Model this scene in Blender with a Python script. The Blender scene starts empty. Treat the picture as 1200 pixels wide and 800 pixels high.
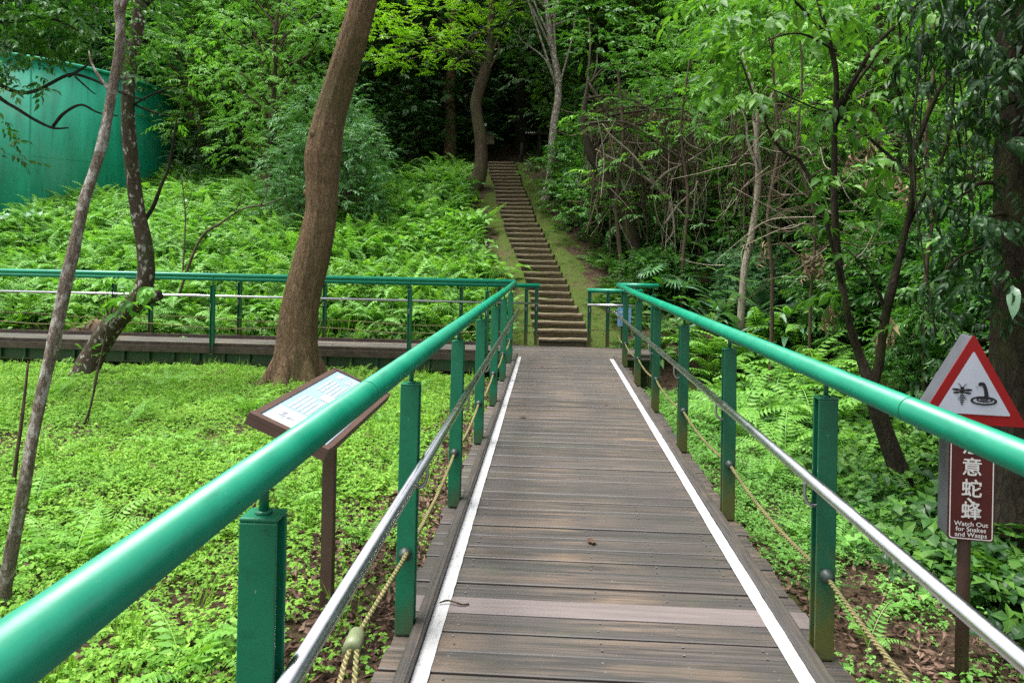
import bpy, math, random
import numpy as np
from mathutils import Vector, Matrix
R = math.radians
rng = np.random.default_rng(7)
random.seed(7)
scn = bpy.context.scene
col = scn.collection
PI = math.pi

# ------------------------------------------------------------------ camera
CAM_H, F_PX = 1.55, 850.0
YAW, ROLL = math.atan(45/850), 0.02
cam = bpy.data.cameras.new('camera'); co = bpy.data.objects.new('camera', cam); col.objects.link(co)
cam.sensor_width = 36; cam.lens = 36*F_PX/1200
cam.shift_y = -99/1200
cam.clip_start = .05; cam.clip_end = 600
co.location = (0, 0, CAM_H)
f_ = Vector((-math.sin(YAW), math.cos(YAW), 0)); r_ = Vector((math.cos(YAW), math.sin(YAW), 0)); u_ = Vector((0, 0, 1))
r2 = r_*math.cos(ROLL)+u_*math.sin(ROLL); u2 = u_*math.cos(ROLL)-r_*math.sin(ROLL)
co.matrix_world = Matrix(((r2.x, u2.x, -f_.x, 0), (r2.y, u2.y, -f_.y, 0), (r2.z, u2.z, -f_.z, CAM_H), (0, 0, 0, 1)))
scn.camera = co

def ray(px, py):
    x, y = px-600, py-301
    u = x*math.cos(ROLL)+y*math.sin(ROLL); v = -x*math.sin(ROLL)+y*math.cos(ROLL)
    return np.array(f_)+np.array(r_)*u/F_PX-np.array([0, 0, 1])*v/F_PX
def at(px, py, d):
    return np.array([0, 0, CAM_H])+ray(px, py)*d

# ------------------------------------------------------------------ terrain height
def smooth(t):
    t = np.clip(t, 0, 1); return t*t*(3-2*t)
def wob(x, y):
    return (np.sin(x*1.3+1.7*np.sin(y*.7))*np.cos(y*1.1+.6*x)*.5+np.sin(x*.43+y*.31)*.7)
STAIR = np.array([[.27, 13.1], [.12, 14.0], [-.09, 15.3], [-.77, 18.2], [-1.25, 20.8], [-1.62, 22.9]])
def stair_x(y):
    return np.interp(y, STAIR[:, 1], STAIR[:, 0])
def G(x, y):
    x = np.asarray(x, float); y = np.asarray(y, float)
    left = -.18-.026*np.clip(y-3.4, -1.5, 8)
    right = -.52+0*y
    base = left+(right-left)*smooth((x+.5)/2.2)
    base = base+.05*wob(x*1.3, y*1.2)*smooth((y-1)/3)
    gul = smooth((y-11.25)/.4)*(1-smooth((y-12.6)/.5))
    base = base-.3*gul
    hill = np.where(y < 23.2, .4545*np.clip(y-13.1, 0, None), 4.59+.10*(np.clip(y, 0, 25.5)-23.2)+.34*np.clip(y-25.5, 0, 60))
    k = smooth((y-12.5)/1.0)
    base = base*(1-k)+(-.05)*k
    away = smooth((np.abs(x-stair_x(y))-1.3)/2.0)
    h = base+hill+.28*wob(x*.8, y*.8)*away*smooth((y-13)/3)
    # right bank
    rb = smooth((x-2.2)/5)*smooth((y-6.5)/5)*(1-.75*smooth((y-14)/8))*.9
    h = h+rb+.25*np.clip(x-6.5, 0, 25)
    h = h-.55*smooth((-x-5.5)/5)*smooth((y-16)/6)*(1-smooth((y-27)/6))
    return h
def gz(x, y): return float(G(x, y))
def hit(px, py):
    """where the line of sight through a photo pixel meets the ground"""
    r = ray(px, py); t = 1.0
    while t < 90:
        p = np.array([0, 0, CAM_H])+r*t
        if p[2] <= gz(p[0], p[1]): return p
        t += .05
    return p

# ------------------------------------------------------------------ mesh building
class Geo:
    def __init__(s): s.v = []; s.q = []; s.t = []; s.n = 0; s.mi = []; s.tm = []; s.ng = []
    def add(s, V, Q=None, T=None, m=0):
        V = np.asarray(V, float).reshape(-1, 3)
        if Q is not None and len(Q):
            Q = np.asarray(Q, int).reshape(-1, 4)+s.n; s.q.append(Q); s.mi.append(np.full(len(Q), m))
        if T is not None and len(T):
            T = np.asarray(T, int).reshape(-1, 3)+s.n; s.t.append(T); s.tm.append(np.full(len(T), m))
        s.v.append(V); s.n += len(V)
        return s
    def box(s, x0, x1, y0, y1, z0, z1, m=0, M=None):
        V = np.array([[x, y, z] for z in (z0, z1) for y in (y0, y1) for x in (x0, x1)], float)
        if M is not None: V = V@np.array(M)[:3, :3].T+np.array(M)[:3, 3]
        return s.add(V, [[0, 2, 3, 1], [4, 5, 7, 6], [0, 1, 5, 4], [2, 6, 7, 3], [0, 4, 6, 2], [1, 3, 7, 5]], m=m)
    def tube(s, P, rad, k=8, noise=0, m=0, caps=True, ridge=0):
        P = np.asarray(P, float); n = len(P)
        rad = np.full(n, rad, float) if np.isscalar(rad) else np.asarray(rad, float)
        T = np.gradient(P, axis=0); T /= np.linalg.norm(T, axis=1)[:, None]+1e-9
        a = np.array([1., 0, 0]) if abs(T[0, 0]) < .8 else np.array([0, 1., 0])
        V = []
        th = np.arange(k)*2*PI/k
        ph = rng.uniform(0, 6, 4)
        al = np.concatenate([[0], np.cumsum(np.linalg.norm(np.diff(P, axis=0), axis=1))])/(2.2*rad.mean()+1e-6)
        for i in range(n):
            j_ = al[i]
            a = a-T[i]*(a@T[i]); a /= np.linalg.norm(a); b = np.cross(T[i], a)
            rr = rad[i]*np.ones(k)
            if noise: rr = rr*(1+noise*(np.sin(2*th+ph[0]+j_*.35)*.6+np.sin(3*th+ph[1]-j_*.6)*.5+np.sin(5*th+ph[2]+j_*.9)*.3+.35*math.sin(j_*1.1+ph[3])))
            if ridge:
                q_ = j_*.55
                f_r = sum(np.sin(fq*th+ph[0]*fq+np.sin(q_*w1+fq)*1.6)*am for fq, w1, am in ((7, .5, .35), (11, .8, .35), (17, 1.1, .3), (23, 1.7, .2)))
                rr = rr*(1+ridge*(f_r+rng.normal(0, .06, k)))
            V.append(P[i]+np.cos(th)[:, None]*a*rr[:, None]+np.sin(th)[:, None]*b*rr[:, None])
        V = np.concatenate(V)
        i0 = (np.arange(n-1)*k)[:, None]; j = np.arange(k)[None]; j1 = (j+1) % k
        Q = np.stack([i0+j, i0+j1, i0+k+j1, i0+k+j], -1).reshape(-1, 4)
        Tt = None
        if caps:
            V = np.concatenate([V, P[:1], P[-1:]])
            c0, c1 = n*k, n*k+1
            Tt = [[c0, (q+1) % k, q] for q in range(k)]+[[c1, (n-1)*k+q, (n-1)*k+(q+1) % k] for q in range(k)]
        return s.add(V, Q, Tt, m)
    def poly(s, pts, m=0):
        s.ng.append((np.arange(len(pts))+s.n, m)); s.v.append(np.asarray(pts, float)); s.n += len(pts); return s
    def prism(s, pts, d, m=0):
        """closed outline pts (n,3) swept by vector d"""
        pts = np.asarray(pts, float); n = len(pts); d = np.asarray(d, float)
        b = s.n
        s.poly(pts[::-1], m); s.poly(pts+d, m)
        V = np.concatenate([pts, pts+d]); i = np.arange(n); j = (i+1) % n
        return s.add(V, np.stack([i, j, j+n, i+n], -1), m=m)
    def build(s, name, mats, parent=None, smooth_=False):
        me = bpy.data.meshes.new(name)
        V = np.concatenate(s.v); me.vertices.add(len(V)); me.vertices.foreach_set('co', V.ravel().astype(np.float32))
        loops = []; tot = []; mi = []
        for q, m in zip(s.q, s.mi): loops.append(q.ravel()); tot.append(np.full(len(q), 4)); mi.append(m)
        for t, m in zip(s.t, s.tm): loops.append(t.ravel()); tot.append(np.full(len(t), 3)); mi.append(m)
        for g, m in s.ng: loops.append(g); tot.append(np.array([len(g)])); mi.append(np.array([m]))
        loops = np.concatenate(loops); tot = np.concatenate(tot); mi = np.concatenate(mi)
        st = np.concatenate([[0], np.cumsum(tot)[:-1]])
        me.loops.add(len(loops)); me.loops.foreach_set('vertex_index', loops.astype(np.int32))
        me.polygons.add(len(tot)); me.polygons.foreach_set('loop_start', st.astype(np.int32)); me.polygons.foreach_set('loop_total', tot.astype(np.int32))
        me.polygons.foreach_set('material_index', mi.astype(np.int32))
        me.polygons.foreach_set('use_smooth', np.full(len(tot), bool(smooth_)))
        me.update(calc_edges=True); me.validate()
        for m in (mats if isinstance(mats, (list, tuple)) else [mats]): me.materials.append(m)
        o = bpy.data.objects.new(name, me); col.objects.link(o)
        if parent is not None: o.parent = parent
        return o

def spline(P, n=8):
    P = np.asarray(P, float); out = []
    E = np.concatenate([[2*P[0]-P[1]], P, [2*P[-1]-P[-2]]])
    for i in range(1, len(E)-2):
        for t in np.linspace(0, 1, n, endpoint=False):
            a, b, c, d = E[i-1], E[i], E[i+1], E[i+2]
            out.append(.5*((2*b)+(-a+c)*t+(2*a-5*b+4*c-d)*t*t+(-a+3*b-3*c+d)*t**3))
    out.append(P[-1]); return np.array(out)

def tag(o, label=None, cat=None, group=None, kind=None):
    if label: o['label'] = label
    if cat: o['category'] = cat
    if group: o['group'] = group
    if kind: o['kind'] = kind
    return o
def empty(name, loc, rz=0):
    o = bpy.data.objects.new(name, None); col.objects.link(o); o.location = Vector([float(q) for q in loc]); o.rotation_euler.z = rz
    o.empty_display_size = .2
    return o
def copy_tree(o, parent=None):
    c = o.copy(); col.objects.link(c)
    if parent is not None: c.parent = parent
    for ch in list(o.children): copy_tree(ch, c)
    return c

# ------------------------------------------------------------------ materials
def newmat(name):
    m = bpy.data.materials.new(name); m.use_nodes = True
    nt = m.node_tree; nt.nodes.clear()
    out = nt.nodes.new('ShaderNodeOutputMaterial')
    return m, nt, out
def N(nt, typ, **kw):
    n = nt.nodes.new(typ)
    for k, v in kw.items(): setattr(n, k, v)
    return n
def ramp(nt, fac, stops, interp='LINEAR'):
    r = N(nt, 'ShaderNodeValToRGB'); r.color_ramp.interpolation = interp
    e = r.color_ramp.elements
    while len(e) < len(stops): e.new(.5)
    for el, (p, c) in zip(e, stops):
        el.position = p; el.color = (c[0], c[1], c[2], 1) if not np.isscalar(c) else (c, c, c, 1)
    nt.links.new(fac, r.inputs[0]); return r.outputs[0]
def mixc(nt, fac, a, b, blend='MIX'):
    m = N(nt, 'ShaderNodeMix', data_type='RGBA', blend_type=blend)
    for sck, v in ((m.inputs['Factor'], fac), (m.inputs['A'], a), (m.inputs['B'], b)):
        if hasattr(v, 'links'): nt.links.new(v, sck)
        elif sck.type == 'RGBA': sck.default_value = (v[0], v[1], v[2], 1)
        else: sck.default_value = v
    return [o for o in m.outputs if o.type == 'RGBA'][0]
def coords(nt, scale=(1, 1, 1), src='Object'):
    t = N(nt, 'ShaderNodeTexCoord'); mp = N(nt, 'ShaderNodeMapping'); mp.inputs['Scale'].default_value = scale
    nt.links.new(t.outputs[src], mp.inputs[0]); return mp.outputs[0]
def noise(nt, vec, scale, detail=4, rough=.55, dist=0):
    n = N(nt, 'ShaderNodeTexNoise'); n.inputs['Scale'].default_value = scale; n.inputs['Detail'].default_value = detail
    n.inputs['Roughness'].default_value = rough; n.inputs['Distortion'].default_value = dist
    nt.links.new(vec, n.inputs['Vector']); return n.outputs['Fac']
def princ(nt, out, color, rough=.6, metal=0, spec=.5, bump=None, bstr=.3, bdist=.02, coat=0):
    p = N(nt, 'ShaderNodeBsdfPrincipled')
    for nme, v in (('Base Color', color), ('Roughness', rough), ('Metallic', metal)):
        if hasattr(v, 'links'): nt.links.new(v, p.inputs[nme])
        elif nme == 'Base Color': p.inputs[nme].default_value = (v[0], v[1], v[2], 1)
        else: p.inputs[nme].default_value = v
    p.inputs['Specular IOR Level'].default_value = spec
    p.inputs['Coat Weight'].default_value = coat
    if bump is not None:
        b = N(nt, 'ShaderNodeBump'); b.inputs['Strength'].default_value = bstr; b.inputs['Distance'].default_value = bdist
        nt.links.new(bump, b.inputs['Height']); nt.links.new(b.outputs[0], p.inputs['Normal'])
    nt.links.new(p.outputs[0], out.inputs[0]); return p

def leaf_mat(name, stops, trans=.35, rough=.45, spec=.4, tint=(1.08, 1.15, .4)):
    """each leaf takes its own colour from a ramp; clumps drift with a slow noise; light passes through"""
    m, nt, out = newmat(name)
    g = N(nt, 'ShaderNodeNewGeometry'); oi = N(nt, 'ShaderNodeObjectInfo')
    v = coords(nt, (1, 1, 1))
    nz = noise(nt, v, 1.1, 2)
    mth = N(nt, 'ShaderNodeMath', operation='MULTIPLY_ADD'); mth.inputs[1].default_value = .55
    nt.links.new(g.outputs['Random Per Island'], mth.inputs[0])
    m2 = N(nt, 'ShaderNodeMath', operation='MULTIPLY_ADD'); m2.inputs[1].default_value = .75; m2.inputs[2].default_value = -.15
    nt.links.new(nz, m2.inputs[0]); nt.links.new(m2.outputs[0], mth.inputs[2])
    m3 = N(nt, 'ShaderNodeMath', operation='MULTIPLY_ADD'); m3.inputs[1].default_value = .18
    nt.links.new(oi.outputs['Random'], m3.inputs[0]); nt.links.new(mth.outputs[0], m3.inputs[2])
    c = ramp(nt, m3.outputs[0], stops)
    p = N(nt, 'ShaderNodeBsdfPrincipled'); nt.links.new(c, p.inputs['Base Color'])
    p.inputs['Roughness'].default_value = rough; p.inputs['Specular IOR Level'].default_value = spec
    t = N(nt, 'ShaderNodeBsdfTranslucent'); nt.links.new(mixc(nt, 1.0, c, tint, 'MULTIPLY'), t.inputs['Color'])
    mx = N(nt, 'ShaderNodeMixShader'); mx.inputs[0].default_value = trans
    nt.links.new(p.outputs[0], mx.inputs[1]); nt.links.new(t.outputs[0], mx.inputs[2]); nt.links.new(mx.outputs[0], out.inputs[0])
    return m

M = {}
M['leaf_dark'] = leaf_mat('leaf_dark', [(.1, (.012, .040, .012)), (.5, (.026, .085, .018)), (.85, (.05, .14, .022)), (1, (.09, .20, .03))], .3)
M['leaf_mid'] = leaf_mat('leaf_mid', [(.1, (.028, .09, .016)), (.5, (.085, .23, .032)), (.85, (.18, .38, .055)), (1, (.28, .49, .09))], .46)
M['leaf_shaded'] = leaf_mat('leaf_shaded', [(.1, (.008, .025, .008)), (.5, (.016, .052, .014)), (.85, (.03, .085, .02)), (1, (.07, .15, .03))], .18, .42, .3)  # very dark leaves by the sign: their shade is put into the colour
M['leaf_bright'] = leaf_mat('leaf_bright', [(.1, (.06, .18, .03)), (.5, (.14, .36, .055)), (.85, (.23, .48, .09)), (1, (.33, .57, .14))], .42)
M['leaf_silver'] = leaf_mat('leaf_silver', [(.1, (.03, .11, .03)), (.5, (.075, .22, .07)), (.85, (.15, .33, .13)), (1, (.27, .42, .24))], .3, .4, .5)
M['strap'] = leaf_mat('strap', [(.1, (.05, .13, .07)), (.5, (.11, .24, .13)), (.85, (.22, .37, .22)), (1, (.36, .48, .34))], .25, .32, .6)
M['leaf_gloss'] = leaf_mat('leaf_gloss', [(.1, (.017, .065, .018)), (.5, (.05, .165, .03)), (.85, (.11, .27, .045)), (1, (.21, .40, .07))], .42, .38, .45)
M['leaf_yellow'] = leaf_mat('leaf_yellow', [(.1, (.07, .20, .015)), (.5, (.17, .38, .025)), (.85, (.27, .50, .04)), (1, (.38, .58, .07))], .45)
M['lawn'] = leaf_mat('lawn', [(.1, (.055, .16, .02)), (.45, (.15, .345, .038)), (.8, (.25, .46, .06)), (1, (.36, .56, .10))], .34, .6, .22)
M['fern'] = leaf_mat('fern', [(.1, (.055, .175, .03)), (.5, (.145, .355, .065)), (.85, (.24, .47, .11)), (1, (.34, .56, .18))], .38, .55, .22)
M['fern_bright'] = leaf_mat('fern_bright', [(.1, (.08, .22, .03)), (.5, (.17, .40, .06)), (.85, (.26, .50, .10)), (1, (.35, .58, .16))], .4, .5, .3)
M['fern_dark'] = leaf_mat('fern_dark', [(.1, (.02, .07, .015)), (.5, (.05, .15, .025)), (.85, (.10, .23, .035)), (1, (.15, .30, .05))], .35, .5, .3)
M['litter'] = leaf_mat('litter', [(.1, (.035, .022, .016)), (.5, (.11, .062, .042)), (.8, (.19, .12, .085)), (1, (.28, .19, .13))], .08, .7, .2, (1, 1, 1))
M['dry'] = leaf_mat('dry', [(.1, (.05, .035, .02)), (.5, (.13, .09, .05)), (.85, (.24, .18, .10)), (1, (.36, .29, .18))], .1, .8, .2, (1, 1, 1))

def bark(name, dark, light, lichen=None, lich_amt=.55, scale=1, moss=None):
    m, nt, out = newmat(name)
    v = coords(nt, (9*scale, 9*scale, 2.2*scale)); v2 = coords(nt, (1, 1, .6))
    n1 = noise(nt, v, 2.2, 8, .72, .6); n2 = noise(nt, v2, 5*scale, 5, .6)
    vo = N(nt, 'ShaderNodeTexVoronoi', feature='DISTANCE_TO_EDGE'); vo.inputs['Scale'].default_value = 3.2*scale
    nt.links.new(coords(nt, (7, 7, 2.6)), vo.inputs['Vector'])
    c = ramp(nt, n1, [(.3, dark), (.68, light)])
    c = mixc(nt, ramp(nt, vo.outputs['Distance'], [(.0, .6), (.12, 0)]), c, tuple(x*.7 for x in dark))
    if lichen is not None:
        f = ramp(nt, n2, [(lich_amt, 0), (lich_amt+.09, 1)]); c = mixc(nt, f, c, lichen)
    if moss is not None:
        n3 = noise(nt, v2, 2.3, 5, .6); f = ramp(nt, n3, [(.5, 0), (.68, .75)]); c = mixc(nt, f, c, moss)
    princ(nt, out, c, .88, bump=n1, bstr=1, bdist=.05, spec=.2)
    return m
M['bark'] = bark('bark', (.035, .024, .016), (.16, .11, .075), None, moss=(.07, .10, .025))
M['bark_big'] = bark('bark_big', (.07, .044, .027), (.30, .19, .108), (.36, .32, .27), .665, 1.6, (.085, .075, .03))
M['bark_pale'] = bark('bark_pale', (.15, .11, .08), (.46, .37, .30), (.62, .57, .51), .51, 4.5)
M['bark_lichen'] = bark('bark_lichen', (.035, .026, .018), (.15, .11, .075), (.60, .57, .50), .565, 3.2, moss=(.06, .08, .025))
M['bark_dark'] = bark('bark_dark', (.012, .01, .008), (.06, .045, .034), None, moss=(.04, .06, .018))
M['bark_mossy'] = bark('bark_mossy', (.02, .016, .01), (.075, .06, .04), (.2, .19, .16), .68, 1, moss=(.075, .085, .02))
M['twig_pale'] = bark('twig_pale', (.22, .18, .13), (.5, .43, .34), None, scale=2)
M['twig_brown'] = bark('twig_brown', (.05, .035, .025), (.19, .135, .09), None, scale=2)

def paint(name, c, c_stain=None, rough=.32, zlow=None, coat=.15):
    m, nt, out = newmat(name)
    v = coords(nt, (1, 1, 1)); n1 = noise(nt, v, 6, 5); n2 = noise(nt, v, 55, 3)
    lo = tuple(x*.80 for x in c)
    cc = ramp(nt, n1, [(.3, lo), (.7, c)])
    if c_stain is not None:
        tc = N(nt, 'ShaderNodeTexCoord'); sx = N(nt, 'ShaderNodeSeparateXYZ'); nt.links.new(tc.outputs['Object'], sx.inputs[0])
        sub = N(nt, 'ShaderNodeMath', operation='MULTIPLY_ADD'); sub.inputs[1].default_value = -1.1; sub.inputs[2].default_value = zlow
        nt.links.new(sx.outputs['Z'], sub.inputs[0])
        ad = N(nt, 'ShaderNodeMath', operation='ADD'); nt.links.new(sub.outputs[0], ad.inputs[0]); nt.links.new(noise(nt, coords(nt, (14, 14, 4)), 1, 5, .65), ad.inputs[1])
        f = ramp(nt, ad.outputs[0], [(.62, 0), (.95, .85)]); cc = mixc(nt, f, cc, c_stain)
    sp = ramp(nt, n2, [(.72, 0), (.75, .55)]); cc = mixc(nt, sp, cc, (.35, .38, .33))
    st_ = noise(nt, coords(nt, (9, 2.2, 9)), 2.2, 6, .7); cc = mixc(nt, ramp(nt, st_, [(.54, 0), (.68, .45)]), cc, tuple(x*.5 for x in c))
    ch_ = noise(nt, coords(nt, (30, 12, 30)), 1.5, 3, .6); cc = mixc(nt, ramp(nt, ch_, [(.735, 0), (.745, .8)]), cc, (.03, .035, .03))
    rr = ramp(nt, n1, [(.3, rough-.07), (.7, rough+.12)])
    princ(nt, out, cc, rr, bump=n2, bstr=.05, bdist=.004, coat=coat)
    return m
M['green_rail'] = paint('green_rail', (.004, .25, .14), None, .33, coat=.0)
M['green_post'] = paint('green_post', (.005, .17, .082), (.05, .075, .03), .42, zlow=.38, coat=.03)
M['green_post_worn'] = paint('green_post_worn', (.006, .115, .055), (.10, .095, .018), .42, zlow=.62)
M['green_beam'] = paint('green_beam', (.005, .09, .045), (.05, .06, .015), .5, zlow=.1)
M['tank_paint'] = None
def metal(name, c, rough):
    m, nt, out = newmat(name); v = coords(nt, (1, 1, 1)); n = noise(nt, v, 18, 5, .6)
    princ(nt, out, ramp(nt, n, [(.3, tuple(x*.88 for x in c)), (.7, c)]), ramp(nt, n, [(.3, rough), (.7, rough+.1)]), 1.0)
    return m
M['steel'] = metal('steel', (.66, .66, .68), .2)
M['steel_dull'] = metal('steel_dull', (.42, .42, .43), .4)
def plain(name, c, rough=.6, var=.25, scale=8, spec=.4, c2=None):
    m, nt, out = newmat(name); v = coords(nt, (1, 1, 1)); n = noise(nt, v, scale, 5, .6)
    c2 = c2 or tuple(x*(1-var) for x in c)
    princ(nt, out, ramp(nt, n, [(.32, c2), (.68, c)]), rough, spec=spec, bump=n, bstr=.1, bdist=.004); return m
M['brown_paint'] = plain('brown_paint', (.105, .06, .048), .5)
M['grommet'] = plain('grommet', (.03, .05, .04), .45)
M['sleeve'] = plain('sleeve', (.20, .23, .13), .5, c2=(.13, .16, .07), scale=25)
M['white_strip'] = plain('white_strip', (.46, .46, .47), .6, scale=14, c2=(.30, .30, .29))
m, nt, out = newmat('white_strip'); v = coords(nt, (1, 1, 1))
c = ramp(nt, noise(nt, v, 3, 5, .6), [(.3, (.36, .36, .35)), (.7, (.47, .47, .48))])
c = mixc(nt, ramp(nt, noise(nt, coords(nt, (22, 6, 1)), 1.5, 6, .75), [(.58, 0), (.66, .75)]), c, (.13, .12, .11))
c = mixc(nt, ramp(nt, noise(nt, v, 70, 3, .6), [(.66, 0), (.72, .7)]), c, (.10, .09, .08))
princ(nt, out, c, .65); M['white_strip'] = m
M['black_print'] = plain('black_print', (.012, .012, .013), .5)
M['white_print'] = plain('white_print', (.62, .60, .58), .5, .1)
M['white_sheet'] = plain('white_sheet', (.44, .47, .54), .35, .12, 5)
M['red_sheet'] = plain('red_sheet', (.27, .008, .010), .35, .2, 6)
M['maroon'] = plain('maroon', (.075, .013, .012), .45, .2)
M['grey_metal'] = plain('grey_metal', (.10, .105, .12), .5, .35, 4)
M['pvc_white'] = plain('pvc_white', (.6, .6, .58), .4)
M['pvc_dark'] = plain('pvc_dark', (.03, .035, .045), .4)
M['board_blue'] = plain('board_blue', (.33, .46, .56), .3, .12, 6)
M['board_white'] = plain('board_white', (.50, .52, .52), .35, .06)
M['board_grey'] = plain('board_grey', (.30, .36, .44), .4, .1)
M['board_pink'] = plain('board_pink', (.62, .55, .56), .4, .1)
M['notice_blue'] = plain('notice_blue', (.16, .33, .60), .4, .15)
M['sign_wood'] = plain('sign_wood', (.16, .12, .07), .7, .4, 12)
M['stone'] = plain('stone', (.19, .105, .085), .85, .45, 5)
M['stone_grey'] = plain('stone_grey', (.17, .16, .13), .85, .5, 6)

# rope with twisted strands
m, nt, out = newmat('rope')
v = coords(nt, (1, 1, 1)); w = N(nt, 'ShaderNodeTexWave', wave_type='BANDS', bands_direction='DIAGONAL'); w.inputs['Scale'].default_value = 26; w.inputs['Distortion'].default_value = .6
nt.links.new(v, w.inputs['Vector'])
princ(nt, out, mixc(nt, ramp(nt, noise(nt, v, 7, 4), [(.4, 0), (.65, 1)]), mixc(nt, w.outputs['Fac'], (.15, .125, .05), (.36, .31, .15)), mixc(nt, w.outputs['Fac'], (.10, .11, .04), (.25, .25, .10))), .85, bump=w.outputs['Fac'], bstr=.9, bdist=.01, spec=.2)
M['rope'] = m

# weathered decking: each plank its own tone, grain along x, worn tan patches, dark damp streaks
def deck_mat(name, grain=(1.3, 44, 44), seed=0., tan=1.0):
    m, nt, out = newmat(name)
    g = N(nt, 'ShaderNodeNewGeometry')
    v = coords(nt, grain); v1 = coords(nt, (1, 1, 1)); v3 = coords(nt, (.75, 6.0, 1))
    off = N(nt, 'ShaderNodeVectorMath', operation='ADD'); sc = N(nt, 'ShaderNodeVectorMath', operation='SCALE'); sc.inputs['Scale'].default_value = 37.0
    cx = N(nt, 'ShaderNodeCombineXYZ'); nt.links.new(g.outputs['Random Per Island'], cx.inputs[0]); nt.links.new(g.outputs['Random Per Island'], cx.inputs[2])
    nt.links.new(cx.outputs[0], sc.inputs[0]); nt.links.new(v, off.inputs[0]); nt.links.new(sc.outputs[0], off.inputs[1])
    off3 = N(nt, 'ShaderNodeVectorMath', operation='ADD'); nt.links.new(v3, off3.inputs[0]); nt.links.new(sc.outputs[0], off3.inputs[1])
    gr = noise(nt, off.outputs[0], 1.4, 8, .68, .5)
    c = ramp(nt, g.outputs['Random Per Island'], [(0, (.027, .023, .021)), (.3, (.060, .048, .043)), (.55, (.034, .029, .026)), (.8, (.078, .063, .057)), (1, (.044, .034, .029))])
    c = mixc(nt, .8, c, ramp(nt, gr, [(.3, .42), (.5, .9), (.70, 1.35)]), 'MULTIPLY')
    wear = noise(nt, off3.outputs[0], 1.6, 6, .66, .4)
    wmx = N(nt, 'ShaderNodeMix', data_type='FLOAT'); wmx.inputs[0].default_value = .42; nt.links.new(wear, wmx.inputs[2]); nt.links.new(gr, wmx.inputs[3]); wear = wmx.outputs[0]
    sxx = N(nt, 'ShaderNodeSeparateXYZ'); nt.links.new(v1, sxx.inputs[0])
    mid = ramp(nt, noise(nt, coords(nt, (1.6, .35, 1)), 1.0, 3, .5), [(.40, .15), (.60, 1)])
    wm = N(nt, 'ShaderNodeMath', operation='MULTIPLY'); nt.links.new(ramp(nt, wear, [(.47, 0), (.60, .8*tan)]), wm.inputs[0]); nt.links.new(mid, wm.inputs[1])
    c = mixc(nt, wm.outputs[0], c, (.185, .125, .08))
    big = noise(nt, v1, .9, 4, .6)
    c = mixc(nt, ramp(nt, big, [(.35, .55), (.6, 0)]), c, (.042, .040, .034))
    alg = noise(nt, v1, 2.6, 5, .7)
    c = mixc(nt, ramp(nt, alg, [(.56, 0), (.75, .4)]), c, (.075, .085, .04))
    spots = noise(nt, v1, 60, 3, .5)
    c = mixc(nt, ramp(nt, spots, [(.72, 0), (.78, .6)]), c, (.30, .28, .25))
    rr = ramp(nt, gr, [(.3, .42), (.7, .68)])
    princ(nt, out, c, rr, bump=gr, bstr=.22, bdist=.002, spec=.8)
    return m
M['deck'] = deck_mat('deck')
M['deck_long'] = deck_mat('deck_long', (75, 1.6, 75), tan=.5)
m, nt, out = newmat('deck_new'); v = coords(nt, (1.5, 24, 24)); gr = noise(nt, v, 1.4, 7, .65)
princ(nt, out, ramp(nt, gr, [(.3, (.12, .098, .093)), (.7, (.175, .145, .138))]), .55, bump=gr, bstr=.15, bdist=.004); M['deck_new'] = m
M['timber_wet'] = plain('timber_wet', (.085, .06, .045), .5, .6, 9)

# step sleepers with moss on their treads
m, nt, out = newmat('sleeper'); v = coords(nt, (2, 14, 14)); gr = noise(nt, v, 2, 6, .65); n2 = noise(nt, coords(nt, (1, 1, 1)), 4.5, 5, .65)
c = ramp(nt, gr, [(.3, (.07, .054, .036)), (.7, (.25, .20, .135))]); c = mixc(nt, ramp(nt, n2, [(.5, 0), (.7, .6)]), c, (.09, .10, .022))
princ(nt, out, c, .85, bump=gr, bstr=.6, bdist=.015, spec=.2); M['sleeper'] = m

# ground: soil, leaf litter, moss
def soil(name, a, b, moss, lo, hi):
    m, nt, out = newmat(name); v = coords(nt, (1, 1, 1))
    n1 = noise(nt, v, 9, 7, .7); n2 = noise(nt, v, 1.4, 5, .65); n3 = noise(nt, v, 38, 4, .6)
    c = ramp(nt, n1, [(.32, a), (.68, b)])
    c = mixc(nt, ramp(nt, n3, [(.5, 0), (.62, .6)]), c, tuple(x*1.7 for x in b))
    c = mixc(nt, ramp(nt, n2, [(lo, 0), (hi, .92)]), c, mixc(nt, n1, tuple(x*.5 for x in moss), moss))
    princ(nt, out, c, .95, bump=n1, bstr=.9, bdist=.06, spec=.1); return m
M['soil'] = soil('soil', (.022, .015, .010), (.075, .05, .033), (.05, .075, .015), .5, .68)
M['moss_path'] = soil('moss_path', (.045, .034, .018), (.10, .075, .042), (.075, .115, .022), .26, .44)

# ------------------------------------------------------------------ world and light
w = bpy.data.worlds.new('World'); scn.world = w; w.use_nodes = True; nt = w.node_tree; nt.nodes.clear()
SUN_EL, SUN_AZ = 74, 262     # azimuth clockwise from +Y: light comes from behind and a little left
sky = N(nt, 'ShaderNodeTexSky', sky_type='NISHITA'); sky.sun_disc = False; sky.sun_elevation = R(SUN_EL); sky.sun_rotation = R(SUN_AZ)
sky.air_density = 1.0; sky.dust_density = 4.0; sky.ozone_density = 1.0
hs = N(nt, 'ShaderNodeHueSaturation'); hs.inputs['Saturation'].default_value = .3
bg = N(nt, 'ShaderNodeBackground'); bg.inputs['Strength'].default_value = .15; wo = N(nt, 'ShaderNodeOutputWorld')
nt.links.new(sky.outputs[0], hs.inputs['Color']); nt.links.new(hs.outputs[0], bg.inputs[0]); nt.links.new(bg.outputs[0], wo.inputs[0])
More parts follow.
